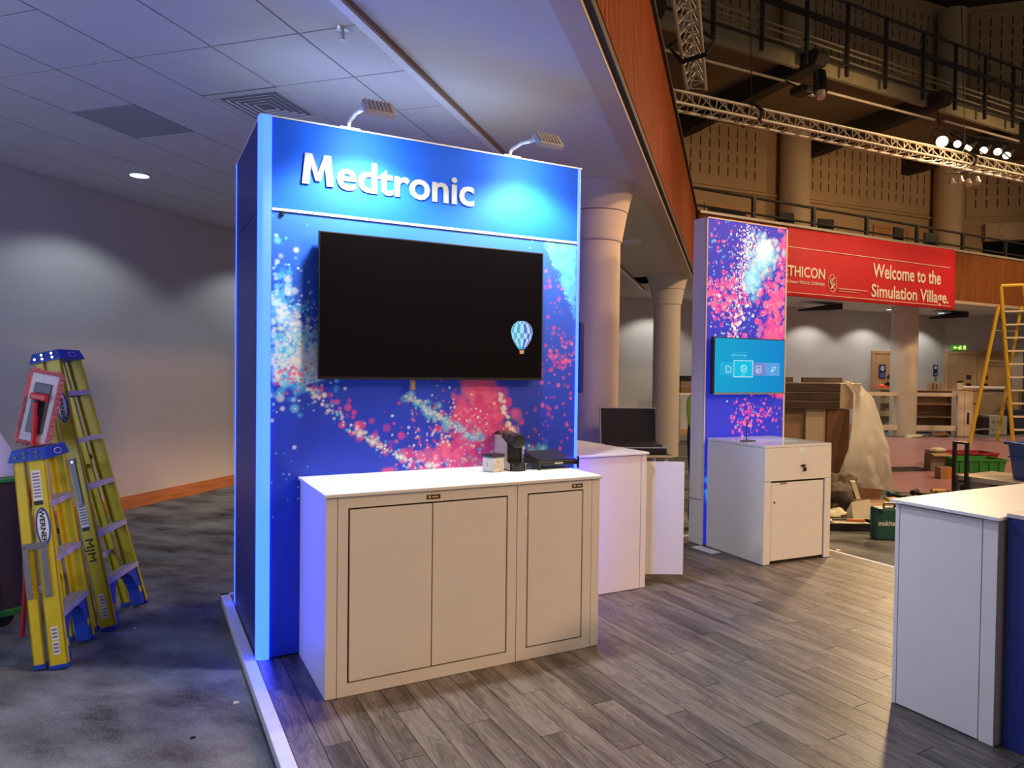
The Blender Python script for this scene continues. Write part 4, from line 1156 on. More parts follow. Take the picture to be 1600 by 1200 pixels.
# bright cyan cloud
for c, sd, n, a_ in [((.74, 2.80), (.09, .09), 150, (.25, .6)), ((.68, 2.66), (.08, .07), 90, (.25, .5)), ((.56, 2.52), (.05, .07), 90, (.3, .6))]:
    C2(n, c, sd, (.02, .06), CYAN[:3], a_, .9)
C2(70, (.76, 2.84), (.05, .045), (.02, .05), [(.75, .95, 1.0)], (.3, .6), .9)
C2(120, (.62, 2.88), (.10, .08), (.005, .014), WHT, (.5, 1), .5)
# lower part below the screen
C2(90, (.55, 1.15), (.13, .13), (.008, .026), PINK, (.5, .95), .4, .2)
C2(40, (.80, 1.22), (.12, .10), (.008, .02), PINK, (.5, .95), .4, .2)
C2(16, (.55, 1.2), (.2, .15), (.006, .014), CYAN, (.5, .95), .5)
C2(14, (.06, .48), (.03, .06), (.02, .05), CYAN[:1] + CYAN[3:], (.4, .8), .9)
C2(8, (.06, .62), (.03, .08), (.004, .01), CYAN, (.6, 1), .5)
LITPRINT = attr_mat('lit_print', 'print', .6, .62)
grid_panel('picture_panel', Xg, Zg, im2, lambda x, z: (x + X0 + .012, Y2, z + .012), LITPRINT, t)

t = thing('menu_screen', 'smaller lit screen with a blue menu on the light box tower', 'television', (4.55, .87, 1.42))
mb = MB(); mb.box(4.076, 5.022, .872, .905, 1.428, 1.962); mb.build('housing', BLACK, t, bevel=.004)
mb = MB(); mb.box(4.09, 5.022, .866, .874, 1.424, 1.440); mb.build('bottom_bar', ALU, t)
mb = MB(); mb.box(4.35, 4.75, .905, Y2, 1.55, 1.85); mb.build('wall_bracket', BLACK_MATT, t)
def ems(n, c, s=1.0): return mat(n, (0.0, 0.0, 0.0), .25, emit=c, estr=s)
sm = bpy.data.materials.new('menu_background'); sm.use_nodes = True
nt = sm.node_tree; b_ = nt.nodes['Principled BSDF']; b_.inputs['Base Color'].default_value = (0, 0, 0, 1); b_.inputs['Roughness'].default_value = .2
tc_ = nt.nodes.new('ShaderNodeTexCoord'); sp_ = nt.nodes.new('ShaderNodeSeparateXYZ'); cr_ = nt.nodes.new('ShaderNodeValToRGB')
nt.links.new(tc_.outputs['Generated'], sp_.inputs[0]); nt.links.new(sp_.outputs['X'], cr_.inputs[0]); nt.links.new(cr_.outputs[0], b_.inputs['Emission Color']); b_.inputs['Emission Strength'].default_value = 1.0
cr_.color_ramp.elements[0].color = (0.003, .36, .62, 1); cr_.color_ramp.elements[1].color = (0.001, .24, .60, 1)
sx0, sx1, sz0, sz1 = 4.100, 5.012, 1.442, 1.952
mb = MB(); mb.box(sx0, sx1, .8705, .873, sz0, sz1); mb.build('screen', sm, t)
def scr(px, py): return Vector((sx0 + (px - 190) / (1365 - 190) * (sx1 - sx0), .8695, sz1 - (py - 120) / (1020 - 120) * (sz1 - sz0)))
def srect(mb, x0, y0, x1, y1):
    a_, b2 = scr(x0, y1), scr(x1, y0); mb.box(a_.x, b2.x, .8695, .8705, a_.z, b2.z)
for nm, r_, c_ in (('menu_tile', (270, 515, 497, 730), (.01, .42, .68)), ('menu_tile', (505, 490, 808, 752), (.0, .52, .76)), ('menu_tile', (815, 512, 1040, 730), (.19, .24, .62)), ('menu_tile', (1042, 512, 1285, 735), (.10, .35, .75))):
    mb = MB(); srect(mb, *r_); mb.build(nm, ems('tile_%d' % r_[0], c_), t)
WL = ems('menu_white', (.55, .85, .95))
mb = MB()
for r_ in ((493, 478, 818, 490), (493, 750, 818, 764), (493, 490, 503, 750), (808, 490, 818, 750)): srect(mb, *r_)
mb.build('selection_frame', WL, t)
ml = ems('menu_line', (.06, .55, .78))
mb = MB()
for r_ in ((455, 342, 715, 346), (455, 438, 715, 442)): srect(mb, *r_)
mb.build('menu_line', ml, t)
put_text('menu_text', 'Internal Storage', .03, scr(458, 408), R3, U3, ems('menu_text', (.2, .7, .88)), t, .0004, 0, width=.195)
def ic(pts, r=.0035):
    mb = MB(); mb.tube([scr(*p) - Vector((0, .001, 0)) for p in pts], r, 4); mb.build('menu_icon', WL, t)
ic([(368, 680), (368, 575), (400, 575), (440, 605), (448, 605), (448, 680), (368, 680)])
ic([(660 + 48 * math.cos(k * math.pi / 8), 620 + 62 * math.sin(k * math.pi / 8)) for k in range(17)])
ic([(645, 650), (645, 595), (685, 618), (645, 650)])
ic([(875, 675), (875, 572), (955, 572), (955, 675), (875, 675)]); ic([(885, 660), (910, 615), (930, 645), (945, 630)])
ic([(1125, 660), (1160, 625), (1150, 600), (1185, 580), (1210, 585), (1200, 615), (1165, 655), (1125, 660)])
mb = MB()
for r_ in ((375, 705, 410, 713), (620, 718, 690, 727), (890, 703, 940, 712), (1145, 703, 1195, 712)): srect(mb, *r_)
mb.build('menu_caption', WL, t)
light('menu_screen_glow', 'AREA', (4.55, .85, 1.69), (4.55, 0.0, 1.3), 2.2, (.10, .65, 1.0), .8, parent=t, size_y=.45)

# kiosk cabinet
kx0, kx1, ky0, ky1, kh = 4.016, 4.786, .163, .892, 1.018
t = thing('kiosk_cabinet', 'white cabinet with a drawer and a recessed door below the menu screen', 'cabinet', (4.4, .55, 0))
mb = MB(); mb.box(kx0 + .02, kx1 - .02, ky0 + .03, ky1, .03, kh - .02); mb.build('carcass', WHITE, t)
mb = MB(); mb.box(kx0, kx1, ky0, ky1, kh - .022, kh); mb.build('worktop', mat('gloss_white', (.80, .80, .80), .09, coat=.3), t, bevel=.002)
mb = MB(); mb.box(kx0, kx0 + .02, ky0 + .02, ky1, .005, kh - .025); mb.build('side_panel', WHITE, t, bevel=.001)
mb = MB(); mb.box(kx1 - .02, kx1, ky0 + .02, ky1, .005, kh - .025); mb.build('side_panel', WHITE, t, bevel=.001)
mb = MB(); mb.box(kx0, kx1, ky0, ky0 + .02, .712, kh - .024); dr = mb.build('drawer', WHITE, t, bevel=.001)
mb = MB(); mb.box(4.425, 4.475, ky0 - .012, ky0, .829, .838); mb.cyl((4.45, ky0, .834), (4.45, ky0 - .016, .834), .010, n=12); mb.build('lock', BLACK, dr)
mb = MB(); mb.box(4.452, 4.478, ky0 - .014, ky0 - .006, .785, .818); mb.tube([(4.455, ky0 - .01, .829), (4.465, ky0 - .01, .816)], .002, 5); mb.build('key_fob', BLACK, dr)
mb = MB(); mb.box(4.405, 4.465, ky0 - .0012, ky0, .955, .987); mb.build('sticker', mat('pale_sticker', (.75, .90, .95), .5), dr)
for (xa_, xb_) in ((kx0, 4.088), (4.716, kx1)):
    mb = MB(); mb.box(xa_, xb_, ky0, ky0 + .02, .006, .708); mb.build('stile', WHITE, t)
mb = MB(); mb.box(4.088, 4.716, ky0 + .028, ky0 + .03, .02, .712); mb.build('recess', GAP, t)
mb = MB(); mb.box(4.096, 4.700, ky0 + .006, ky0 + .026, .03, .694); dd = mb.build('door', WHITE, t, bevel=.001)
mb = MB(); mb.cyl((4.135, ky0 + .006, .53), (4.135, ky0 + .002, .53), .009, n=12); mb.build('door_lock', BADGE, dd)
mb = MB(); mb.box(4.20, 4.27, ky0 + .003, ky0 + .006, .682, .694); mb.build('finger_pull', INKGREY, dd)
mb = MB(); mb.box(kx0 + .03, kx1 - .03, ky0 + .03, ky1 - .02, .001, .03); mb.build('plinth', BLACK_MATT, t)
t.rotation_euler = (0, 0, -.062)
t.location.x += .030; t.location.y += -.002
t = thing('reflection_patch', 'pale cyan patch in place of a reflection on the kiosk cabinet top behind the sign stand', 'sheet', (4.42, .62, kh))
mb = MB(); mb.hexa([(4.26, .50, kh + .001), (4.62, .36, kh + .001), (4.70, .60, kh + .001), (4.32, .74, kh + .001), (4.26, .50, kh + .003), (4.62, .36, kh + .003), (4.70, .60, kh + .003), (4.32, .74, kh + .003)]); mb.build('sheet', mat('reflection_cyan', (.72, .90, .95), .08), t)  # thin cyan slab paints a bright reflection onto the worktop
t = thing('sign_holder', 'thin sign stand with a black foot on the kiosk cabinet top', 'stand', (4.17, .52, kh))
mb = MB(); mb.box(4.10, 4.24, .49, .55, kh, kh + .008); mb.build('foot', BLACK, t, bevel=.002)
mb = MB(); mb.cyl((4.165, .53, kh + .008), (4.165, .53, kh + .20), .004, n=8); mb.build('stem', STEELDARK, t)

# ------------------------------------------------------------------ right-hand counter and navy counter
rx0, ry0, ry1, rh = 2.675, -2.348, -1.876, 1.0
t = thing('reception_counter', 'white reception counter at the right edge beside the navy counter', 'cabinet', (3.3, -2.1, 0))
mb = MB(); mb.box(rx0 + .02, 4.35, ry0 + .02, ry1 - .02, .005, .985); mb.build('carcass', GAP, t)
mb = MB(); mb.box(rx0 - .028, 4.37, ry0 - .014, ry1 + .012, .998, 1.014); mb.build('worktop', WORKTOP, t, bevel=.003)
mb = MB(); mb.box(rx0, rx0 + .018, ry0 + .066, ry1 - .024, .006, .988); mb.build('end_panel', WHITE, t, bevel=.001)
mb = MB(); mb.box(rx0, rx0 + .05, ry0, ry0 + .062, .002, .991); mb.build('corner_post', WHITE, t, bevel=.0015)
mb = MB(); mb.box(rx0, rx0 + .05, ry1 - .02, ry1, .002, .991); mb.build('corner_post', WHITE, t, bevel=.0015)
mb = MB(); mb.box(rx0 + .052, 4.35, ry0, ry0 + .02, .002, .991); mb.build('front_panel', WHITE, t, bevel=.001)
mb = MB(); mb.box(rx0 + .052, 4.35, ry1 - .02, ry1, .002, .991); mb.build('back_panel', WHITE, t, bevel=.001)
t = thing('navy_counter', 'navy blue counter at the right edge in front of the white reception counter', 'cabinet', (3.1, -2.75, 0))
mb = MB(); mb.box(2.716, 4.35, -3.2, -2.366, .003, 1.012); mb.build('carcass', mat('navy_laminate', (.006, .022, .20), .45), t, bevel=.001)
mb = MB(); mb.box(2.708, 4.36, -3.21, -2.363, 1.012, 1.030); mb.build('worktop', mat('lilac_top', (.60, .54, .58), .4), t, bevel=.002)

# ------------------------------------------------------------------ step ladders
def ladder(label, loc, zrot, lean, H, wb, wt, nsteps, tag):
    t = thing('step_ladder', label, 'ladder', loc, (0, -lean, zrot), 'yellow step ladders by the grey wall')
    L = dict(local=True)
    def yw(z, sgn): return sgn * (wb + (wt - wb) * z / H) / 2
    ztop = H - .05
    for sgn in (-1, 1):
        # front rail: a channel with its web outside
        mb = MB()
        y0, y1 = yw(0, sgn), yw(ztop, sgn)
        th, fl = .006, .028
        i = -sgn
        for (xa, xb, ya, yb) in ((-.045, .045, 0, th), (-.045, -.039, 0, fl), (.039, .045, 0, fl)):
            mb.hexa([(xa, y0 + i * ya, .012), (xb, y0 + i * ya, .012), (xb, y0 + i * yb, .012), (xa, y0 + i * yb, .012), (xa * .92, y1 + i * ya, ztop), (xb * .92, y1 + i * ya, ztop), (xb * .92, y1 + i * yb, ztop), (xa * .92, y1 + i * yb, ztop)])
        rail = mb.build('front_rail', YELLOW, t, **L)
        mb = MB(); mb.box(-.05, .05, min(y0, y0 + i * .035) - .003, max(y0, y0 + i * .035) + .003, 0, .03); mb.build('foot', LBLUE, rail, bevel=.004)  if False else None
        mb = MB(); mb.box(-.048, .048, min(y0 - sgn * .032, y0 + sgn * .004), max(y0 - sgn * .032, y0 + sgn * .004), 0, .024); mb.build('foot', LBLUE, t, local=True, bevel=.003)
        # rear rail
        mb = MB()
        yr0, yr1 = yw(0, sgn) - sgn * .008, yw(ztop, sgn) - sgn * .008
        for (xa, xb, ya, yb) in ((-.125, -.070, 0, .005), (-.125, -.119, 0, .022), (-.076, -.070, 0, .022)):
            mb.hexa([(xa, yr0 + i * ya, .03), (xb, yr0 + i * ya, .03), (xb, yr0 + i * yb, .03), (xa, yr0 + i * yb, .03), (xa + .01, yr1 + i * ya, ztop), (xb + .01, yr1 + i * ya, ztop), (xb + .01, yr1 + i * yb, ztop), (xa + .01, yr1 + i * yb, ztop)])
        mb.build('rear_rail', YELLOW, t, **L)
        mb = MB(); mb.box(-.128, -.066, min(yr0 - sgn * .026, yr0 + sgn * .003), max(yr0 - sgn * .026, yr0 + sgn * .003), .012, .04); mb.build('foot', LBLUE, t, local=True, bevel=.003)
        # spreader: two grey bars folded down from a shared pivot
        zp = H * (.56 if nsteps < 4 else .60)
        yp = yw(zp, sgn) + sgn * .004
        ds = sgn * .006
        mb = MB()
        y2_ = yw(zp - .28, sgn) + sgn * .004
        for (xa, xb) in ((-.022, .008), (-.112, -.085)):
            mb.hexa([(xa, y2_, zp - .28), (xb, y2_, zp - .28), (xb, y2_ + ds, zp - .28), (xa, y2_ + ds, zp - .28), (xa, yp, zp), (xb, yp, zp), (xb, yp + ds, zp), (xa, yp + ds, zp)])
        mb.box(-.112, .012, min(yp, yp + ds), max(yp, yp + ds), zp - .012, zp + .022)
        spr = mb.build('spreader', GREYBAR, t, **L)
        mb = MB()
        for (x_, z_) in ((-.098, zp), (-.005, zp), (-.098, zp - .265), (-.007, zp - .265)):
            yy = yw(z_, sgn) + sgn * .004
            mb.cyl((x_, yy + ds, z_), (x_, yy + ds * 1.6, z_), .007, n=8)
        mb.build('rivet', CHROME, spr, **L)
    for k in range(1, nsteps + 1):
        z = .305 * k
        if z > H - .2: break
        ya, yb = yw(z, -1) + .007, yw(z, 1) - .007
        mb = MB()
        mb.box(-.040, .046, ya, yb, z - .004, z)
        mb.box(.042, .050, ya, yb, z - .030, z + .001)
        mb.box(-.042, -.036, ya, yb, z - .030, z)
        for q in range(6): mb.box(-.032 + q * .013, -.027 + q * .013, ya, yb, z, z + .0022)
        s_ = mb.build('step', STEP, t, **L)
        mb = MB(); ym = (ya + yb) / 2; mb.box(.050, .0512, ym - .03, ym + .03, z - .024, z - .006); mb.build('step_label', PAPER, s_, **L)
        mb = MB(); mb.box(.0512, .0516, ym - .022, ym + .022, z - .018, z - .012); mb.build('step_print', mat('label_blue', (.05, .12, .5), .5), s_, **L)
        # rear cross bars
        if k in (1, 3):
            mb = MB(); mb.box(-.112, -.088, ya + .01, yb - .01, z + .10, z + .125); mb.build('cross_bar', YELLOW if k > 1 else STEP, t, **L)
        if k == 1:    # blue arched foot braces under the lowest step
            for sgn in (-1, 1):
                mb = MB()
                pts = [(0.0, .015), (.055, .015), (.055, .10), (.075, .17), (.11, .225), (.165, .270), (.19, .272), (.11, .272), (0, .272)]
                pl_ = [(0, .02), (.06, .02), (.058, .12), (.075, .18), (.11, .23), (.16, .262), (.16, .273), (0, .273)]
                y0 = yw(.15, sgn) - sgn * .008
                mb.prism(pl_, -.032, .036, lambda u, v, d: Vector((d, y0 - sgn * (u + .01 - .13 * (v / H) * .2), v)))
                br = mb.build('foot_brace', LBLUE, t, **L)
                mb = MB(); mb.box(.036, .0375, min(y0 - sgn * .025, y0 - sgn * .055), max(y0 - sgn * .025, y0 - sgn * .055), .10, .14); mb.build('brace_label', YELLOW, br, **L)
    # moulded top
    mb = MB()
    hw = wt / 2 + .022
    mb.hexa([(-.135, -hw, H - .065), (.062, -hw, H - .065), (.062, hw, H - .065), (-.135, hw, H - .065), (-.115, -hw + .02, H), (.048, -hw + .02, H), (.048, hw - .02, H), (-.115, hw - .02, H)])
    cap = mb.build('moulded_top', LBLUE, t, local=True, bevel=.006)
    mb = MB()
    for (x_, z_) in ((-.095, .04), (-.05, .02), (-.05, .045), (.01, .02), (.01, .045)):
        mb.cyl((x_, -hw + .01, H - z_), (x_, -hw - .004 + .004, H - z_), .008, n=8)
    mb.build('rivet', CHROME, cap, **L)
    mb = MB(); mb.box(-.09, .02, -.08, .08, H - .001, H + .0015); mb.build('tool_slot', BLACK_MATT, cap, **L)
    # oval badge on the front of the top
    mb = MB(); mb.use(PAPER)
    oval = [(.05 * math.cos(k * math.pi / 10), .017 * math.sin(k * math.pi / 10)) for k in range(20)]
    mb.prism(oval, 0, .002, lambda u, v, d: Vector((.0575 + d - .21 * v * 1.0, u, H - .034 + v)))
    mb.use(LBLUE); mb.prism([(u * .86, v * .8) for u, v in oval], .002, .003, lambda u, v, d: Vector((.0575 + d - .21 * v, u, H - .034 + v)))
    mb.build('oval_badge', None, cap, **L)
    LR = cap
    # labels on the near rail web
    def web(u, zz, d):
        return Vector((u, yw(zz, -1) - .0012 - d, zz))
    def plate(nm, u0, u1, z0, z1, m, d=0.0, par=None):
        mb = MB(); mb.hexa([web(u0, z0, d), web(u1, z0, d), web(u1, z0, d - .0012), web(u0, z0, d - .0012), web(u0, z1, d), web(u1, z1, d), web(u1, z1, d - .0012), web(u0, z1, d - .0012)])
        return mb.build(nm, m, par or t, **L)
    upl = Vector((0, yw(1, -1) - yw(0, -1), 1)).normalized()
    zl = H * .90 if nsteps < 4 else H * .46
    lb = plate('warning_label', -.032, .012, zl - .19, zl, PAPER)
    for q in range(8): plate('label_print', -.028, .008, zl - .012 - q * .018 - .010, zl - .012 - q * .018, INKGREY, .0004, lb)
    plate('label_print', -.032, .012, zl - .19, zl - .166, INK, .0004, lb)
    for q, zz in enumerate((.13, .21)):
        lb2 = plate('care_label', -.02, .014, zz - .05, zz + .022, PAPER)
        for w_ in range(3): plate('label_print', -.016, .010, zz - .04 + w_ * .02, zz - .028 + w_ * .02, INKGREY, .0004, lb2)
    zo = H * .62 + .02 if nsteps < 4 else H * .80
    if nsteps < 4: zo = H * .645
    mb = MB()
    ov = [(.036 * math.sin(k * math.pi / 14), .105 * math.cos(k * math.pi / 14)) for k in range(28)]
    mb.use(LBLUE); mb.prism(ov, 0, .001, lambda u, v, d: web(u, zo + v, d))
    mb.use(PAPER); mb.prism([(u * .76, v * .88) for u, v in ov], .001, .0016, lambda u, v, d: web(u, zo + v, d))
    ob = mb.build('oval_badge', None, t, **L)
    me = text_mesh('WERNER', .045, .0004, .0014, 'CENTER')
    # the word reads downwards along the rail
    mm = Matrix(((0, 1 * .75, 0, -.012), (0, 0, -1, 0), (-1, 0, 0, 0), (0, 0, 0, 1)))
    for v in me.vertices:
        q = mm @ v.co
        v.co = web(q.x + .0, zo + q.z * 1.02, .0022 + 0 * q.y)
    me.materials.clear(); me.materials.append(INK)
    o = bpy.data.objects.new('lettering', me); C.objects.link(o); o.parent = ob
    if tag:
        me = text_mesh(tag, .085, .0002, .0, 'CENTER')
        z_c = H * .285
        for v in me.vertices:
            q = Vector((v.co.y * .8 - .03, v.co.z, -v.co.x))
            v.co = web(q.x, z_c + q.z, .0008)
        me.materials.clear(); me.materials.append(INK)
        o = bpy.data.objects.new('marker_writing', me); C.objects.link(o); o.parent = t
    return t
ladder('shorter yellow step ladder standing nearest, with the mop behind it', (-.967, .695, ZC + .008), math.radians(-14.2), math.radians(7.0), 1.215, .445, .29, 3, None)
ladder('taller yellow step ladder marked with black hand lettering, behind the short one', (-.71, 1.236, ZC + .012), math.radians(-21.4), math.radians(13.0), 1.80, .51, .27, 5, 'MJM')

# flat mop upside down behind the short ladder
t = thing('flat_mop', 'red-handled flat mop standing head up with a pink fringed pad', 'mop', (-1.27, 1.14, ZC))
pa, pb = Vector((-1.27, 1.14, ZC + .004)), Vector((-1.187, .99, 1.40))
mb = MB(); mb.cyl(pa, pb, .0125, n=12); mb.build('handle', RED, t, smooth=True)
hu = (Vector((-.085, .02, 0)) * -1 + Vector((.01, 0, .98))).normalized()
vd = Vector((-.555, -5.05, .25)).normalized()   # pad faces the room
hu = Vector((.19, -.03, 1)).normalized()
hr = Vector((.86, -.45, -.22)).normalized(); hr = (hr - hu * hr.dot(hu)).normalized()
hn = hr.cross(hu)            # towards viewer when negative
if hn.y > 0: hn = -hn
pc = Vector((-1.183, 1.02, 1.365)) - hn * .035
def pad(mb, a0, a1, b0, b1, d0, d1, sh=0.0):
    f = lambda a, b, d: pc + hr * (a + sh * b) + hu * b + hn * d
    return mb.hexa([f(a0, b0, d1), f(a1, b0, d1), f(a1, b0, d0), f(a0, b0, d0), f(a0, b1, d1), f(a1, b1, d1), f(a1, b1, d0), f(a0, b1, d0)])
mb = MB(); pad(mb, -.085, .085, -.21, .21, 0, .012); mb.build('pad', mat('mop_white', (.62, .60, .62), .9, noise_amt=.05, noise_scale=30), t, bevel=.004)
mb = MB(); PF = mat('mop_fringe', (.55, .16, .16), .95, noise_amt=.25, noise_scale=60)
def fringe(a, b, da, db):
    f = lambda a_, b_, d_: pc + hr * a_ + hu * b_ + hn * d_
    j = random.uniform(.75, 1.3)
    mb.tube([f(a, b, .006), f(a + da * .5 * j, b + db * .5 * j, .016), f(a + da * j, b + db * j, random.uniform(-.006, .01))], .0065, 5)
for k in range(62):
    b = -.21 + .42 * k / 61
    fringe(-.080, b, -.028, random.uniform(-.012, .012)); fringe(.080, b, .026, random.uniform(-.012, .012))
for k in range(26):
    a_ = -.085 + .17 * k / 25
    fringe(a_, .205, random.uniform(-.01, .01), .022); fringe(a_, -.205, random.uniform(-.01, .01), -.026)
mb.build('fringe', PF, t, kind='stuff')
mb = MB(); pad(mb, -.052, .052, -.155, .150, .012, .020); mb.build('plate', mat('mop_plate', (.04, .045, .055), .4), t, bevel=.006)
mb = MB(); pad(mb, -.050, .052, .045, .088, .020, .052); mb.build('hinge', RED, t, bevel=.012)
jt = pc + hu * .05 + hn * .05
mb = MB(); mb.cyl(jt, jt - hu * .10 - hn * .02, .016, n=12); mb.build('socket', BLACK, t, smooth=True)
mb = MB(); mb.cyl(jt - hu * .09 - hn * .02, pb.lerp(pa, .22), .0135, n=12); mb.build('upper_handle', RED, t, smooth=True)

# dark trolley with green rails and a white board at the left edge
t = thing('green_edged_trolley', 'dark trolley case with green edge rails at the left edge behind the ladders', 'trolley', (-1.75, 1.55, ZC))
a = Matrix.Translation((-1.31, 1.44, 0)) @ Matrix.Rotation(math.radians(28), 4, 'Z')
mb = MB(); mb.box(-1.1, 0, -.02, .40, .06, .88, a); mb.build('body', DARKCRATE, t, bevel=.01)
mb = MB(); mb.box(-1.12, .015, -.04, .02, .02, .065, a); mb.build('lower_rail', GREENTRIM, t, bevel=.008)
mb = MB(); mb.box(-1.12, .015, -.04, .02, .875, .905, a); mb.build('upper_rail', GREENTRIM, t, bevel=.008)
for x_ in (-1.0, -.1):
    mb = MB(); mb.cyl(a @ Vector((x_, .0, .0 + ZC + .055)), a @ Vector((x_, .04, ZC + .055)), .054, n=14); mb.build('wheel', BLACK, t, smooth=True)
    mb = MB(); mb.cyl(a @ Vector((x_, .34, ZC + .055)), a @ Vector((x_, .38, ZC + .055)), .054, n=14); mb.build('wheel', BLACK, t, smooth=True)
t = thing('pale_board', 'pale sloping board standing on the dark trolley at the left edge', 'board', (-1.7, 1.5, .9))
mb = MB(); mb.prism([(-1.05, .0), (-.02, .0), (-.02, .12), (-.12, .30), (-.62, 1.1), (-1.05, 1.3)], .02, .045, lambda u, v, d: a @ Vector((u, d, .906 + v))); mb.build('board_face', PALEBLUE, t, bevel=.004)
mb = MB(); mb.prism([(-1.05, 0), (-.02, 0), (-.02, .03), (-1.05, .03)], .045, .14, lambda u, v, d: a @ Vector((u, d, .906 + v))); mb.build('board_foot', PALEBLUE, t)

# crumbs on the carpet
for (x_, y_, lb, m_, r_) in ((-.206, -.35, 'white paper scrap on the carpet next to the platform edge', PAPER, .016), (-.42, -.62, 'dark scrap on the carpet in front of the platform corner', INK, .014), (-.66, 1.0, 'tiny white scrap on the carpet beside the tall ladder', PAPER, .008), (5.25, .40, 'white paper scrap on the carpet beyond the kiosk cabinet', PAPER, .03)):
    t = MB(); t.hexa([(x_ - r_, y_ - r_ * .6, ZC + .001), (x_ + r_, y_ - r_ * .4, ZC + .001), (x_ + r_ * .8, y_ + r_ * .6, ZC + .001), (x_ - r_ * .7, y_ + r_ * .5, ZC + .001), (x_ - r_ * .8, y_ - r_ * .5, ZC + .006), (x_ + r_ * .7, y_ - r_ * .3, ZC + .012), (x_ + r_ * .6, y_ + r_ * .5, ZC + .006), (x_ - r_ * .6, y_ + r_ * .3, ZC + .01)])
    o = t.build('paper_scrap', m_); o['label'] = lb; o['category'] = 'scrap'

# ------------------------------------------------------------------ ceiling fittings
def downlight(p, lb, grp):
    t = thing('downlight', lb, 'ceiling light', p, (0, 0, 0), grp)
    mb = MB(); mb.lathe([(.085, -.004), (.085, 0), (.105, 0), (.105, -.006), (.09, -.012), (.085, -.008)], (0, 0, 0), 24); mb.build('rim', LAMPHOUSE, t, local=True, smooth=True)
    mb = MB(); mb.cyl((0, 0, -.016), (0, 0, -.010), .086, n=24); mb.build('diffuser', DOWNFACE, t, local=True)
    return t
for i, (s_, t_) in enumerate(DOWN_LEFT):
    p = st(s_, t_, ZT - .001)
    downlight(p, ['round recessed ceiling light above the ladders near the grey wall', 'round recessed ceiling light over the grey wall behind the blue tower', 'round recessed ceiling light over the grey wall out beyond the ladders', 'round recessed ceiling light beyond the near pillar'][i], 'recessed lights along the grey wall')
    light('downlight_beam', 'SPOT', p - Vector((0, 0, .03)), p - Vector((0, 0, 2)), [62, 60, 34, 60][i], COOL, .06, 128, .35)
for i, (x_, y_) in enumerate(DOWN_BACK):
    p = Vector((x_, y_, 3.549))
    downlight(p, ['round recessed ceiling light above the gap between pillars and light box', 'round recessed ceiling light behind the light box tower', 'round recessed ceiling light just below the left part of the banner', 'round recessed ceiling light beside the pillar below the banner', 'round recessed ceiling light near the far double door'][i], 'recessed lights under the back balcony')
    light('downlight_beam', 'SPOT', p - Vector((0, 0, .03)), p - Vector((0, 0, 2)), 120, (1.0, .95, .86), .06, 128, .35)
t = thing('air_vent', 'square slatted air vent in the ceiling behind the blue tower', 'vent', st(1.145, -.87, ZT))
VS = mat('vent_white', (.58, .58, .58), .5)
mb = MB()
sc, tc2 = 1.185, -.905
mb2 = MB(); stbox(mb2, sc - .31, sc + .31, tc2 - .30, tc2 + .30, ZT + .05, ZT + .055); mb2.build('duct', BLACK_MATT, t)
for q, h_ in enumerate((.305, .25, .205, .16, .115, .07)):
    w_ = .045 if q == 0 else .012
    rise = .0 if q == 0 else .005
    mb = MB()
    o4 = [st(sc - h_, tc2 - h_, ZT - .004), st(sc - h_, tc2 + h_, ZT - .004), st(sc + h_, tc2 + h_, ZT - .004), st(sc + h_, tc2 - h_, ZT - .004)]
    k_ = h_ - w_
    i4 = [st(sc - k_, tc2 - k_, ZT - .004 + rise), st(sc - k_, tc2 + k_, ZT - .004 + rise), st(sc + k_, tc2 + k_, ZT - .004 + rise), st(sc + k_, tc2 - k_, ZT - .004 + rise)]
    up_ = Vector((0, 0, .004))
    mb.add(o4 + i4 + [v + up_ for v in o4] + [v + up_ for v in i4], [(0, 1, 5, 4), (1, 2, 6, 5), (2, 3, 7, 6), (3, 0, 4, 7), (8, 12, 13, 9), (9, 13, 14, 10), (10, 14, 15, 11), (11, 15, 12, 8), (0, 8, 9, 1), (1, 9, 10, 2), (2, 10, 11, 3), (3, 11, 8, 0), (4, 5, 13, 12), (5, 6, 14, 13), (6, 7, 15, 14), (7, 4, 12, 15)])
    mb.build('vent_frame' if q == 0 else 'louvre', VS, t)
t = thing('sprinkler', 'small metal sprinkler head hanging from the ceiling tiles', 'sprinkler', (.385, -.008, ZT))
mb = MB(); mb.lathe([(.045, 0), (.040, -.012), (.016, -.016)][::-1], (0, 0, 0), 18); mb.build('rosette', ALU, t, local=True, smooth=True)
mb = MB(); mb.lathe([(.006, -.06), (.013, -.05), (.013, -.016)], (0, 0, 0), 12); mb.build('body', ALU, t, local=True, smooth=True)
mb = MB(); mb.lathe([(.024, -.066), (.024, -.062), (.006, -.06)], (0, 0, 0), 14); mb.build('deflector', ALU, t, local=True)
t = thing('smoke_detector', 'round white smoke detector on the soffit between the two pillars', 'smoke detector', (5.75, 4.32, ZT - .01))
mb = MB(); mb.lathe([(.10, -.055), (.125, -.045), (.135, -.015), (.135, 0)], (0, 0, 0), 24); mb.build('body', LETTER, t, local=True, smooth=True)
mb = MB(); mb.lathe([(.05, -.065), (.09, -.056)], (0, 0, 0), 20); mb.build('sensor_cap', LETTER, t, local=True, smooth=True)
for X, Y, lb in ((15.5, 8.9, 'dark sagging ceiling panel next to the light box tower'), (20.6, 8.5, 'dark sagging ceiling panel right of the far pillar')):
    mb = MB(); mb.hexa([(X - .6, Y - .2, 3.30), (X + .6, Y - .25, 3.38), (X + .6, Y + .25, 3.38), (X - .6, Y + .2, 3.30), (X - .6, Y - .2, 3.345), (X + .6, Y - .25, 3.545), (X + .6, Y + .25, 3.545), (X - .6, Y + .2, 3.345)])
    o = mb.build('ceiling_flap', BLACK_MATT, None); o['label'] = lb; o['category'] = 'ceiling panel'

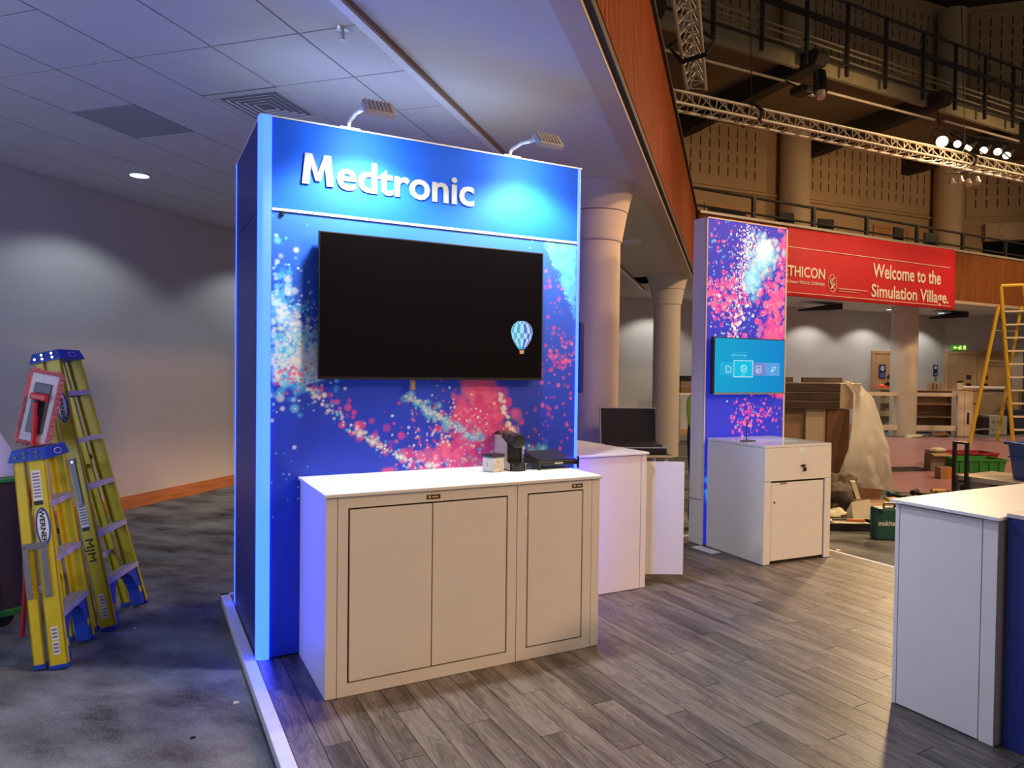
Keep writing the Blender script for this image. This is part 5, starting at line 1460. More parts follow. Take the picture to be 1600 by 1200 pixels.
# ------------------------------------------------------------------ hall floor beyond: film and building clutter
mb = MB()
poly = [(8.9, 2.35), (9.55, 3.9), (13.2, 7.0), (16.6, 8.2), (17.75, 7.75), (19.2, 7.1), (22.4, 6.3), (17.5, 3.2), (10.7, .6)]
mb.prism(poly, ZC, ZC + .006, lambda u, v, d: Vector((u, v, d)))
o = mb.build('protective_film', FILM); o['label'] = 'glossy pink protective film spread over the hall floor'; o['category'] = 'film'
t = thing('cable_cover', 'flat black strip lying across the pink film', 'cable cover', (10.6, 3.7, ZC))
mb = MB(); mb.hexa([(9.75, 3.95, ZC + .006), (11.55, 3.42, ZC + .006), (11.65, 3.75, ZC + .006), (9.85, 4.25, ZC + .006), (9.77, 4.0, ZC + .05), (11.57, 3.50, ZC + .05), (11.63, 3.70, ZC + .05), (9.83, 4.2, ZC + .05)]); mb.build('strip', BLACK_MATT, t, bevel=.01)

# wrapped bar counter
t = thing('wrapped_bar_counter', 'tall bar counter with a thick brown wrapped top behind the kiosk cabinet', 'counter', (7.9, 2.95, ZC))
a = Matrix.Translation((7.41, 3.0, 0)) @ Matrix.Rotation(math.atan2(-.52, .99), 4, 'Z')
for k in range(3):
    mb = MB(); mb.box(-.6, 0.82, -.02 - k * .004, .60, 1.13 + k * .125, 1.25 + k * .125, a); mb.build('wrapped_board', WRAPWOOD, t, bevel=.008)
mb = MB(); mb.box(.82, 1.12, 0, .58, 1.14, 1.50, a); mb.build('end_block', mat('board_end', (.58, .44, .29), .35), t, bevel=.01)
mb = MB(); mb.box(-.4, .37, .10, .5, ZC, 1.13, a); mb.build('panel_leg', CARD, t, bevel=.005)
mb = MB(); mb.box(.37, .66, .05, .48, ZC, 1.13, a); mb.build('panel_leg', mat('pale_ply', (.58, .44, .30), .5, noise_amt=.06), t, bevel=.005)
mb = MB(); mb.box(.66, .98, .02, .45, ZC, 1.13, a); mb.build('panel_leg', CARD_DK, t, bevel=.005)
for (u0, u1, lb) in ((-.3, .28, 'grey-brown board standing on the bar counter next to the light box'), (.42, 1.0, 'longer grey-brown board lying on the bar counter')):
    mb = MB(); mb.box(u0, u1, .30, .36, 1.505, 1.58, a); o = mb.build('loose_board', mat('board_grey', (.16, .11, .08), .7, noise_amt=.1), None, bevel=.004); o['label'] = lb; o['category'] = 'board'
# plastic sheet draped over its end
SHEET = bpy.data.materials.new('clear_sheet'); SHEET.use_nodes = True
nt = SHEET.node_tree; b_ = nt.nodes['Principled BSDF']
b_.inputs['Base Color'].default_value = (.95, .90, .82, 1); b_.inputs['Roughness'].default_value = .30
b_.inputs['Alpha'].default_value = .90; b_.inputs['Specular IOR Level'].default_value = .7
tl_ = nt.nodes.new('ShaderNodeBsdfTranslucent'); tl_.inputs[0].default_value = (.8, .7, .58, 1)
mx_ = nt.nodes.new('ShaderNodeMixShader'); mx_.inputs[0].default_value = .3
nt.links.new(b_.outputs[0], mx_.inputs[1]); nt.links.new(tl_.outputs[0], mx_.inputs[2]); nt.links.new(mx_.outputs[0], nt.nodes['Material Output'].inputs[0])
mb = MB()
NU, NV = 46, 46
def sheet(u, v):
    # u across (0 left .. 1 right), v from the top edge (0) down to the floor (1)
    A = Vector((8.30, 2.52, 1.535)); B = Vector((8.66, 2.55, 1.47))
    top = A.lerp(B, u)
    L_ = Vector((8.10, 2.62, ZC + .02 + .22 * (1 - u) * .8)); R_ = Vector((8.92, 2.30, ZC + .015))
    bot = L_.lerp(R_, u)
    k = v ** .85
    p = top.lerp(bot, k)
    out = Vector((-.45, -.88, 0)) * .16 * math.sin(math.pi * v) * (1 - .3 * u)
    fold = math.sin(u * 13 + 2.0 * math.sin(v * 3.4)) * .035 * v ** .7 + .05 * abs(noise.noise(Vector((u * 5 + v * 3, v * 4 - u * 2, 8.7)))) + .04 * noise.noise(Vector((u * 4, v * 4, 1.7))) + .05 * noise.noise(Vector((u * 1.7, v * 2.2, 5)))
    p = p + out + Vector((-.42, -.9, 0)) * fold
    if v < .08: p = p + Vector((-.12, .06, .01)) * (1 - v / .08) 
    p.z = max(p.z, ZC + .012)
    return p
mb.add([sheet(i / NU, k / NV) for k in range(NV + 1) for i in range(NU + 1)], [(k * (NU + 1) + i, k * (NU + 1) + i + 1, (k + 1) * (NU + 1) + i + 1, (k + 1) * (NU + 1) + i) for k in range(NV) for i in range(NU)])
o = mb.build('plastic_sheet', SHEET, None, smooth=True); o['label'] = 'crumpled translucent plastic sheet draped from the bar counter to the floor'; o['category'] = 'sheet'

# heap beside the counter
def blob(name, c, r, m, lb, cat, seed, amp=.3, n=26, mrows=16, freq=3.0):
    mb = MB(); mb.ball((0, 0, 0), 1, 1, 1, n, mrows)
    for i in range(len(mb.v)):
        p = mb.v[i]; f = 1 + amp * noise.fractal(p * freq * .5 + Vector((seed, seed * .7, 2)), 1.0, 2.0, 4)
        q = Vector((c[0] + p.x * r[0] * f, c[1] + p.y * r[1] * f, c[2] + p.z * r[2] * f))
        q.z = max(q.z, ZC + .004)
        mb.v[i] = q
    o = mb.build(name, m, None, smooth=True); o['label'] = lb; o['category'] = cat
    return o
blob('cloth_bag', (7.15, 1.80, .10), (.36, .22, .24), CLOTHGREY, 'slumped grey-brown cloth bag on the floor beside the kiosk cabinet', 'bag', 3.3, .5)
blob('cloth_bag', (6.85, 2.0, .16), (.20, .2, .20), mat('dark_bag', (.03, .027, .025), .9, noise_amt=.3), 'dark bag half hidden behind the kiosk cabinet', 'bag', 7.7, .4)
t = thing('tape_strip', 'pale strip lying over the grey-brown cloth bag', 'strip', (7.14, 1.58, .2))
mb = MB(); mb.hexa([(7.08, 1.545, .10), (7.13, 1.52, .10), (7.15, 1.55, .10), (7.10, 1.575, .10), (7.04, 1.60, .32), (7.09, 1.575, .32), (7.11, 1.60, .33), (7.06, 1.63, .33)]); mb.build('strip', FOAM, t)
mb = MB(); mb.hexa([(6.45, 1.10, ZC + .03), (6.62, 1.02, ZC + .03), (6.75, 1.15, ZC + .03), (6.5, 1.30, ZC + .03), (6.46, 1.12, ZC + .05), (6.64, 1.03, ZC + .12), (6.78, 1.16, .20), (6.62, 1.28, .16)])
o = mb.build('foam_packing', FOAM, None, bevel=.006); o['label'] = 'cream foam packing piece leaning beside the brown cardboard box'; o['category'] = 'packing'
blob('foam_packing', (6.42, 1.36, .02), (.17, .11, .06), FOAM, 'crumpled cream packing sheet between bag and black tool tray', 'packing', 5.1, .35)
t = thing('cardboard_box', 'open brown cardboard box beside the teal tool case', 'box', (7.15, 1.45, ZC))
a = Matrix.Translation((7.16, 1.42, ZC)) @ Matrix.Rotation(math.radians(-24), 4, 'Z')
mb = MB(); mb.box(-.20, .20, -.15, .15, 0.002, .16, a); mb.build('box_body', CARD, t)
mb = MB(); mb.prism([(-.20, .16), (.20, .16), (.24, .27), (-.10, .30)], .14, .146, lambda u, v, d: a @ Vector((u, d, v))); mb.build('flap', CARD_DK, t)
mb = MB(); mb.hexa([a @ Vector(q) for q in ((-.2, -.15, .16), (.2, -.15, .16), (.22, -.27, .12), (-.2, -.27, .12), (-.2, -.15, .165), (.2, -.15, .165), (.22, -.27, .125), (-.2, -.27, .125))]); mb.build('flap', CARD, t)
mb = MB(); mb.box(-.18, .18, -.13, .13, .1605, .162, a); mb.build('inside', CARD_DK, t)
t = thing('tool_tray', 'low black tool tray lying open on the carpet beside the teal case', 'tray', (6.22, 1.0, ZC))
a = Matrix.Translation((6.20, .98, ZC)) @ Matrix.Rotation(math.radians(-27), 4, 'Z')
mb = MB(); mb.box(-.33, .27, -.13, .13, .002, .03, a); mb.build('tray_base', BLACK, t, bevel=.006)
for (x0_, x1_, y0_, y1_) in ((-.33, .27, -.13, -.115), (-.33, .27, .115, .13), (-.33, -.315, -.115, .115), (.255, .27, -.115, .115)):
    mb = MB(); mb.box(x0_, x1_, y0_, y1_, .03, .085, a); mb.build('rim', BLACK, t, bevel=.004)
t = thing('orange_tool', 'orange-handled tool resting in the black tray', 'tool', (6.22, .97, .03))
mb = MB(); mb.cyl(a @ Vector((-.05, -.02, .10)), a @ Vector((.13, -.06, .098)), .016, n=10); mb.build('handle', mat('tool_orange', (.55, .16, .03), .4), t, smooth=True)
mb = MB(); mb.cyl(a @ Vector((-.19, .01, .096)), a @ Vector((-.05, -.02, .10)), .009, n=8); mb.build('shaft', STEELDARK, t)
mb = MB(); mb.box(-.22, .16, -.10, .10, .03, .086, a); o = mb.build('paper_packet', FOAM, None, bevel=.01); o['label'] = 'cream paper packet inside the black tool tray under the orange tool'; o['category'] = 'packet'
# teal tool case
t = thing('tool_case', 'teal plastic tool case with white lettering standing on the carpet', 'case', (6.12, .49, ZC))
a = Matrix.Translation((6.10, .50, ZC)) @ Matrix.Rotation(math.radians(-28), 4, 'Z')
mb = MB(); mb.box(-.13, .20, -.075, .0, .003, .33, a); mb.build('front_shell', TEALBOX, t, bevel=.022)
mb = MB(); mb.box(-.13, .20, .002, .07, .003, .33, a); mb.build('back_shell', TEALBOX, t, bevel=.022)
mb = MB(); mb.tube([a @ Vector(q) for q in ((-.02, 0, .32), (-.02, 0, .365), (.09, 0, .365), (.09, 0, .32))], .012, 8); mb.build('handle', BLACK, t, smooth=True)
for u in (-.09, .155):
    mb = MB(); mb.box(u - .02, u + .02, -.081, -.072, .27, .325, a); mb.build('latch', BLACK, t, bevel=.003)
rd = a.to_3x3() @ Vector((1, 0, 0))
put_text('lettering', 'makita', .07, a @ Vector((-.11, -.0768, .155)), rd, (0, 0, 1), LETTER, t, .0006, .0012, width=.17)
# drills and small tools beyond the reception counter
def drill(loc, rz, lb, m1, m2):
    t = thing('power_drill', lb, 'power tool', loc, (0, 0, rz), 'power tools beyond the reception counter')
    mb = MB(); mb.cyl((-.10, 0, .045), (.08, 0, .045), .036, n=12); mb.build('motor_body', m1, t, local=True, smooth=True)
    mb = MB(); mb.cyl((.08, 0, .045), (.15, 0, .045), .024, .016, n=12); mb.build('chuck', STEELDARK, t, local=True, smooth=True)
    mb = MB(); mb.cyl((-.05, 0, .04), (-.07, -.14, .03), .020, .024, n=10); mb.build('grip', m2, t, local=True, smooth=True)
    mb = MB(); mb.box(-.12, -.02, -.20, -.13, 0, .06); mb.build('battery', m2, t, local=True, bevel=.008)
YT = mat('tool_yellow', (.62, .36, .03), .45)
drill((9.03, 1.72, ZC + .05), -.5, 'yellow power drill beside the black luggage handle', YT, BLACK)
drill((8.72, 1.86, ZC + .04), .3, 'black power drill left of the yellow one', BLACK, BLACK)
drill((8.42, 1.98, ZC + .02), .1, 'black and teal drill nearest the white counter corner', TEALBOX, BLACK)
t = thing('yellow_pouch', 'small yellow bag at the foot of the plastic sheet', 'bag', (8.0, 1.75, ZC))
mb = MB(); mb.hexa([(7.95, 1.72, ZC + .003), (8.12, 1.66, ZC + .003), (8.16, 1.78, ZC + .003), (7.99, 1.84, ZC + .003), (7.97, 1.74, .02), (8.10, 1.69, .035), (8.13, 1.77, .03), (8.0, 1.81, .02)]); mb.build('pouch_body', YT, t, bevel=.012)

# wheeled flight case with telescopic handle, and the blue tub on it
t = thing('flight_case', 'grey wheeled equipment case with black telescopic handle beyond the reception counter', 'case', (9.2, 1.3, ZC))
a = Matrix.Translation((8.76, 1.34, ZC)) @ Matrix.Rotation(math.radians(-88), 4, 'Z')
GC = mat('case_grey', (.34, .33, .34), .4, .2)
mb = MB(); mb.box(0, 1.25, 0, .88, .05, .36, a); mb.build('case_body', GC, t, bevel=.012)
mb = MB(); mb.box(-.01, 1.26, -.01, .89, .36, .385, a); mb.build('lid', mat('case_lid_lit', (.62, .55, .42), .4), t, bevel=.008)  # beige puts the light on the case top into the lid colour
mb = MB(); mb.box(-.015, 1.265, -.018, -.005, .33, .39, a); mb.build('edge_profile', ALU, t)
for u in (.06, .20, .45, .75):
    mb = MB(); mb.box(u, u + .10, -.014, 0, .14, .27, a); mb.build('latch', BLACK if u < .1 else GC, t, bevel=.004)
mb = MB(); mb.box(.04, .16, -.020, -.01, .305, .33, a); mb.box(.42, 1.0, -.020, -.01, .30, .325, a); mb.build('recess', BLACK, t)
for u in (-.02, .13):
    mb = MB(); mb.box(u, u + .04, -.065, -.030, .06, .80, a); mb.build('handle_tube', BLACK, t)
mb = MB(); mb.box(-.022, .172, -.067, -.028, .80, .83, a); mb.build('handle_grip', BLACK, t, bevel=.006)
for u in (.08, 1.17):
    for v in (.06, .82):
        mb = MB(); mb.cyl(a @ Vector((u, v - .015, .03)), a @ Vector((u, v + .015, .03)), .028, n=12); mb.build('wheel', BLACK, t)
t = thing('blue_tub', 'bright blue plastic storage tub at the right edge on the grey case', 'tub', (9.5, 1.15, .34))
a = Matrix.Translation((9.17, .53, .338)) @ Matrix.Rotation(math.radians(-26), 4, 'Z')
def tub(mb, x0, x1, y0, y1, z0, z1, flare, M_):
    f = flare
    o_ = [Vector(q) for q in ((x0, y0, z0), (x1, y0, z0), (x1, y1, z0), (x0, y1, z0), (x0 - f, y0 - f, z1), (x1 + f, y0 - f, z1), (x1 + f, y1 + f, z1), (x0 - f, y1 + f, z1))]
    i_ = [Vector((v.x + (.008 if v.x < (x0 + x1) / 2 else -.008), v.y + (.008 if v.y < (y0 + y1) / 2 else -.008), max(v.z, z0 + .01))) for v in o_]
    vs = [M_ @ v for v in o_ + i_]
    mb.add(vs, [(3, 2, 1, 0), (0, 1, 5, 4), (1, 2, 6, 5), (2, 3, 7, 6), (3, 0, 4, 7), (8, 9, 10, 11), (8, 12, 13, 9), (9, 13, 14, 10), (10, 14, 15, 11), (11, 15, 12, 8), (4, 5, 13, 12), (5, 6, 14, 13), (6, 7, 15, 14), (7, 4, 12, 15)])
def rim(mb, x0, x1, y0, y1, z0, z1, w, M_):
    mb.box(x0 - w, x1 + w, y0 - w, y0, z0, z1, M_); mb.box(x0 - w, x1 + w, y1, y1 + w, z0, z1, M_); mb.box(x0 - w, x0, y0, y1, z0, z1, M_); mb.box(x1, x1 + w, y0, y1, z0, z1, M_)
mb = MB(); tub(mb, -.17, .36, -.06, .28, 0, .46, .045, a); mb.build('tub_body', TUBBLUE, t, bevel=.004)
mb = MB(); rim(mb, -.215, .405, -.105, .325, .425, .465, .03, a); mb.build('rim', TUBBLUE, t, bevel=.006)
mb = MB(); rim(mb, -.20, .39, -.09, .31, .26, .28, .012, a); mb.build('rib', TUBBLUE, t)

def crate(loc, rz, L_, W_, H_, m, lb):
    t = thing('crate', lb, 'crate', loc, (0, 0, rz), 'plastic crates on the pink film')
    I = Matrix.Identity(4)
    mb = MB(); tub(mb, -L_ / 2, L_ / 2, -W_ / 2, W_ / 2, .003, H_, .03, I); mb.build('crate_body', m, t, local=True)
    mb = MB(); rim(mb, -L_ / 2 - .03, L_ / 2 + .03, -W_ / 2 - .03, W_ / 2 + .03, H_ - .03, H_, .02, I); mb.build('rim', m, t, local=True, bevel=.004)
    for k in range(5):
        x_ = -L_ / 2 + L_ * (k + .5) / 5
        mb = MB(); mb.box(x_ - .015, x_ + .015, -W_ / 2 - .035, -W_ / 2 - .01, .02, H_ - .03); mb.build('rib', m, t, local=True)
    mb = MB(); mb.box(L_ / 2 + .012, L_ / 2 + .03, -.07, .07, H_ * .5, H_ * .7); mb.build('hand_hole', BLACK_MATT, t, local=True)
    return t
crate((12.28, 3.12, ZC + .006), -.48, .85, .45, .24, GREEN, 'green plastic crate in front of the red one on the pink film')
crate((12.75, 3.55, ZC + .006), -.48, .95, .45, .28, CRED, 'red plastic crate behind the green one on the pink film')
t = thing('grey_carton', 'grey-brown carton with a cream bag on top left of the green crate', 'box', (11.75, 3.75, ZC))
a = Matrix.Translation((11.66, 3.40, ZC + .006)) @ Matrix.Rotation(math.radians(-28), 4, 'Z')
mb = MB(); mb.box(-.05, .28, 0, .20, 0, .31, a); mb.build('box_body', mat('carton_grey', (.25, .19, .14), .7), t, bevel=.004)
mb = MB(); mb.hexa([a @ Vector(q) for q in ((-.05, 0, .31), (.28, 0, .31), (.30, -.1, .27), (-.05, -.1, .27), (-.05, 0, .314), (.28, 0, .314), (.30, -.1, .274), (-.05, -.1, .274))]); mb.build('flap', CARD, t)
mb = MB(); mb.ball((0, 0, 0), 1, 1, 1, 16, 10)
for i in range(len(mb.v)):
    p = mb.v[i]; f = 1 + .25 * noise.noise(p * 2.2); q = a @ Vector((.12 + p.x * .15 * f, .10 + p.y * .09 * f, .362 + p.z * .045 * f)); mb.v[i] = q
o = mb.build('paper_bag', FOAM, None, smooth=True); o['label'] = 'cream crumpled bag resting on the grey-brown carton'; o['category'] = 'bag'
t = thing('small_carton', 'small orange-sided carton on the pink film in front of the green crate', 'box', (10.88, 2.72, ZC))
a = Matrix.Translation((10.80, 2.76, ZC + .006)) @ Matrix.Rotation(math.radians(-28), 4, 'Z')
mb = MB(); mb.box(0, .20, 0, .16, 0, .185, a); mb.build('box_body', CARD, t, bevel=.003)
mb = MB(); mb.box(.10, .202, -.003, .0, .0, .18, a); mb.build('side_print', mat('carton_orange', (.62, .19, .04), .6), t)
mb = MB(); mb.box(-.003, .203, .03, .13, .185, .19, a); mb.build('flap', CARD, t)

# white post-and-beam frame
t = thing('wood_frame', 'pale timber post with two long rails standing before the far shelves', 'frame', (18.5, 7.9, ZC))
PALEW = mat('pale_timber', (.72, .60, .48), .6, noise_amt=.06)
a0_, b0_ = Vector((17.0, 8.68, 0)), Vector((19.32, 7.46, 0))
for (z0_, z1_) in ((1.05, 1.15), (.10, .24)):
    d_ = (b0_ - a0_).normalized(); n_ = Vector((-d_.y, d_.x, 0)) * .10
    mb = MB(); mb.hexa([a0_ + Vector((0, 0, z0_)), b0_ + Vector((0, 0, z0_)), b0_ + n_ + Vector((0, 0, z0_)), a0_ + n_ + Vector((0, 0, z0_)), a0_ + Vector((0, 0, z1_)), b0_ + Vector((0, 0, z1_)), b0_ + n_ + Vector((0, 0, z1_)), a0_ + n_ + Vector((0, 0, z1_))]); mb.build('rail', PALEW, t, bevel=.006)
a = Matrix.Translation((19.32, 7.42, 0)) @ Matrix.Rotation(math.atan2(-.18, .31), 4, 'Z')
mb = MB(); mb.box(0, .18, 0, .30, ZC + .006, 1.20, a); mb.box(.18, .40, -.02, .30, ZC + .006, 1.20, a); mb.build('post', PALEW, t, bevel=.004)
mb = MB(); mb.box(.24, .30, -.024, -.02, .30, .62, a); mb.build('slot', BLACK_MATT, t)

# far furniture
def far_cab(name, lb, p0, p1, depth, h, m, shelves=0, doors=0, back=None, z0=ZC):
    p0, p1 = Vector((*p0, 0)), Vector((*p1, 0)); d_ = (p1 - p0).normalized(); L_ = (p1 - p0).length
    n_ = Vector((-d_.y, d_.x, 0))
    mm = Matrix((d_, n_, Vector((0, 0, 1)))).transposed().to_4x4(); mm.translation = p0
    t = thing(name, lb, 'cabinet', (p0 + p1) / 2 + Vector((0, 0, z0)))
    mb = MB(); mb.box(0, .03, 0, depth, z0, h, mm); mb.build('side_panel', m, t)
    mb = MB(); mb.box(L_ - .03, L_, 0, depth, z0, h, mm); mb.build('side_panel', m, t)
    mb = MB(); mb.box(-.02, L_ + .02, -.02, depth, h, h + .03, mm); mb.build('top', m, t)
    mb = MB(); mb.box(.03, L_ - .03, depth - .02, depth, z0 + .08, h, mm); mb.build('back_panel', back or m, t)
    for k in range(shelves + 1):
        z_ = z0 + .08 + (h - z0 - .1) * k / (shelves + 1)
        mb = MB(); mb.box(.03, L_ - .03, .01, depth - .02, z_, z_ + .03, mm); mb.build('shelf', m, t)
    for k in range(doors):
        z_ = z0 + .1 + (h - z0 - .12) * k / doors
        mb = MB(); mb.box(.035, L_ - .035, -.015, .01, z_ + .035, z_ + (h - z0 - .12) / doors, mm); mb.build('drawer', m, t, bevel=.004)
    return t
far_cab('shelf_unit', 'pale open shelf unit left of the pillar beyond the draped sheet', (18.6, 9.25), (19.15, 8.98), .28, 1.20, mat('shelf_pale', (.42, .36, .26), .6), 2)
far_cab('shelf_unit', 'open wooden shelf unit right of the pillar behind the pale rails', (19.2, 8.55), (20.35, 7.98), .5, 1.18, mat('shelf_brown', (.34, .21, .12), .6, noise_amt=.1), 2)
far_cab('drawer_unit', 'orange wooden drawer unit behind the pale timber post', (20.4, 8.05), (20.9, 7.80), .5, 1.20, OAK_OR, 0, 3)
far_cab('counter_cabinet', 'long grey-brown counter behind the tall yellow ladder', (21.45, 8.15), (22.5, 7.45), .5, 1.20, mat('cab_greybrown', (.30, .22, .15), .6), 0, 1)
t = thing('carton', 'small brown carton with dark tape on the far counter', 'box', (19.85, 8.7, 1.21))
a = Matrix.Translation((19.74, 8.42, 1.21)) @ Matrix.Rotation(math.radians(-27), 4, 'Z')
mb = MB(); mb.box(0, .30, 0, .2, 0, .20, a); mb.build('box_body', CARD, t, bevel=.004)
mb = MB(); mb.box(.03, .06, -.002, 0, 0, .2, a); mb.box(.13, .16, -.002, 0, .03, .17, a); mb.build('tape', BLACK, t)
t = thing('drink_jar', 'pale jar with a dark lid on the far drawer unit', 'jar', (20.6, 8.15, 1.23))
mb = MB(); mb.lathe([(.08, 0), (.085, .1), (.075, .2)], (20.62, 8.12, 1.232), 14); mb.build('jar_body', FOAM, t, smooth=True)
mb = MB(); mb.lathe([(.085, .2), (.085, .25), (.04, .27)], (20.62, 8.12, 1.232), 14); mb.build('lid', STEELDARK, t)
t = thing('foil_roll', 'silvery white rolled sheet lying on the far counter', 'roll', (21.5, 7.9, 1.24))
mb = MB(); mb.tube([(20.95, 8.32, 1.285), (21.3, 8.12, 1.28), (21.6, 7.95, 1.285), (21.9, 7.75, 1.28), (22.1, 7.6, 1.285)], .05, 10); mb.build('roll_body', mat('foil', (.75, .73, .70), .35, .2), t, smooth=True)
t = thing('grey_machine', 'grey boxed machine on the floor behind the tall ladder', 'machine', (21.3, 7.5, ZC))
a = Matrix.Translation((20.86, 7.42, ZC)) @ Matrix.Rotation(math.radians(-30), 4, 'Z')
mb = MB(); mb.box(0, .50, 0, .5, .01, .55, a); mb.build('body', mat('machine_pale', (.30, .32, .30), .5), t, bevel=.01)
mb = MB(); mb.box(-.16, 0, 0, .5, .01, .50, a); mb.build('dark_flank', BLACK, t, bevel=.01)
mb = MB(); mb.cyl(a @ Vector((.12, -.008, .38)), a @ Vector((.12, 0, .38)), .05, n=12); mb.cyl(a @ Vector((.26, -.008, .38)), a @ Vector((.26, 0, .38)), .05, n=12); mb.cyl(a @ Vector((.12, -.008, .15)), a @ Vector((.12, 0, .15)), .04, n=12); mb.build('dial', GREYBAR, t)
t = thing('navy_vacuum', 'dark blue machine with a hose behind the tall ladder', 'machine', (21.6, 7.2, ZC))
a = Matrix.Translation((21.55, 7.25, ZC)) @ Matrix.Rotation(math.radians(-30), 4, 'Z')
mb = MB(); mb.box(0, .42, 0, .4, .18, .72, a); mb.build('body', mat('vac_blue', (.02, .03, .07), .5), t, bevel=.02)
mb = MB(); mb.box(.02, .40, .02, .38, .02, .18, a); mb.build('base', BLACK, t, bevel=.02)
mb = MB(); mb.tube([a @ Vector(q) for q in ((.0, .1, .2), (-.12, .0, .12), (-.05, -.1, .05), (.05, -.12, .12))], .03, 8); mb.build('hose', BLACK, t, smooth=True)
mb = MB(); mb.tube([a @ Vector(q) for q in ((.05, .2, .72), (.0, .2, .95), (.1, .2, 1.12), (.2, .2, 1.15))], .02, 8); mb.build('handle', BLACK, t, smooth=True)
# timber stock on the right behind the tall ladder
t = thing('timber_board', 'long pale board lying on the floor behind the tall ladder', 'board', (22.5, 6.2, ZC))
mb = MB(); mb.hexa([(21.9, 6.9, ZC), (23.6, 5.7, ZC), (23.7, 5.85, ZC), (22.0, 7.05, ZC), (21.9, 6.9, .13), (23.6, 5.7, .13), (23.7, 5.85, .13), (22.0, 7.05, .13)]); mb.build('board_body', OAK, t)
far_cab('dark_shelving', 'dark brown shelving wall behind the tall yellow ladder at the right edge', (22.2, 7.0), (24.2, 5.5), .5, 2.3, mat('dark_brown_shelf', (.10, .05, .03), .6), 3)
# litter below the frame
for (x_, y_, lb, r_, m_) in ((17.9, 7.75, 'white rag on the floor below the pale timber rails', (.35, .16, .06), FOAM), (18.9, 7.65, 'brown paper packaging below the pale timber rails', (.35, .2, .10), CARD_DK)):
    blob('rag', (x_, y_, ZC + .03), r_, m_, lb, 'rag', x_, .4, 16, 8)
# cartons on a white table far left, seen between pillar and light box
t = thing('white_table', 'white table with cartons seen between pillar and light box tower', 'table', (11.1, 9.0, ZC))
mb = MB(); mb.box(10.6, 11.9, 8.8, 9.5, 1.10, 1.14); mb.build('table_top', LETTER, t)
for (x_, y_) in ((10.65, 8.85), (11.85, 8.85), (10.65, 9.45), (11.85, 9.45)):
    mb = MB(); mb.cyl((x_, y_, ZC), (x_, y_, 1.10), .03, n=8); mb.build('leg', ALU, t)
for i, (z_, m_, lb) in enumerate(((1.14, CARD_DK, 'dark brown carton, lowest of the stack on the white table'), (1.29, mat('carton_greybrown', (.22, .16, .13), .7), 'grey-brown carton, middle of the stack on the white table'), (1.42, BLACK, 'black box, topmost of the stack on the white table'))):
    mb = MB(); mb.box(10.78, 11.4 - i * .05, 8.95, 9.3, z_ + .001, z_ + .13); o = mb.build('carton', m_, None, bevel=.004); o['label'] = lb; o['category'] = 'box'

# signs
t = thing('door_sign', 'dark blue notice with a white disc on the far wooden door', 'sign', wallpt(19.58, .05, 1.75))
mb = MB(); wbox(mb, 19.46, 19.74, .036, .05, 1.52, 1.95); mb.build('plate', SIGNBLUE, t)
mb = MB(); c0 = wallpt(19.6, .05, 1.83); mb.cyl(c0, c0 - wn * .004, .075, n=20); mb.build('disc', LETTER, t)
mb = MB(); wbox(mb, 19.585, 19.615, .054, .057, 1.79, 1.87); mb.build('symbol', SIGNBLUE, t)
mb = MB()
for k in range(3): wbox(mb, 19.49, 19.71, .05, .052, 1.56 + k * .05, 1.58 + k * .05)
mb.build('printed_line', mat('sign_print', (.20, .28, .5), .5), t)
t = thing('wall_notice', 'small dark notice on the far wall beside the double door', 'sign', wallpt(22.0, 0, 1.7))
mb = MB(); wbox(mb, 21.93, 22.13, 0, .015, 1.62, 1.98); mb.build('plate', SIGNBLUE, t)
mb = MB(); wbox(mb, 21.98, 22.08, .015, .018, 1.84, 1.94); wbox(mb, 21.97, 22.09, .015, .018, 1.67, 1.69); mb.build('symbol', LETTER, t)
mb = MB(); wbox(mb, 21.98, 22.10, 0, .012, 1.46, 1.58); mb.build('lower_plate', INKGREY, t)
t = thing('exit_sign', 'lit green exit sign above the far double door', 'sign', farpt(.4, 0, 2.45))
mb = MB(); fbox(mb, .18, .62, 0, .06, 2.46, 2.62); mb.build('box', EXITGREEN, t, bevel=.004)
fe = lambda u, v, d: farpt(.18 + u, .0605 + d, 2.46 + v)
mb = MB()
mb.prism([(.05, .08), (.11, .03), (.11, .06), (.17, .06), (.17, .10), (.11, .10), (.11, .13)], 0, .003, fe)
mb.prism([(.20, .02), (.23, .02), (.25, .06), (.27, .02), (.30, .02), (.27, .09), (.30, .11), (.22, .11), (.19, .08)], 0, .003, fe)
mb.prism([(.25 + .018 * math.cos(k * math.pi / 5), .13 + .018 * math.sin(k * math.pi / 5)) for k in range(10)], 0, .003, fe)
mb.prism([(.34, .02), (.40, .02), (.40, .14), (.34, .14)], 0, .003, fe)
mb.build('pictogram', EXITLIT, t)
t = thing('exit_sign', 'small green exit sign in the upper balcony corner', 'sign', farpt(4.3, .3, 6.1))
mb = MB(); fbox(mb, 4.0, 4.6, .27, .32, 6.0, 6.25); mb.build('box', mat('exit_dark', (.01, .12, .05), .5, emit=(.03, .25, .1), estr=.3), t)
mb = MB(); fbox(mb, 4.25, 4.35, .32, .325, 6.05, 6.2); mb.build('pictogram', LETTER, t)

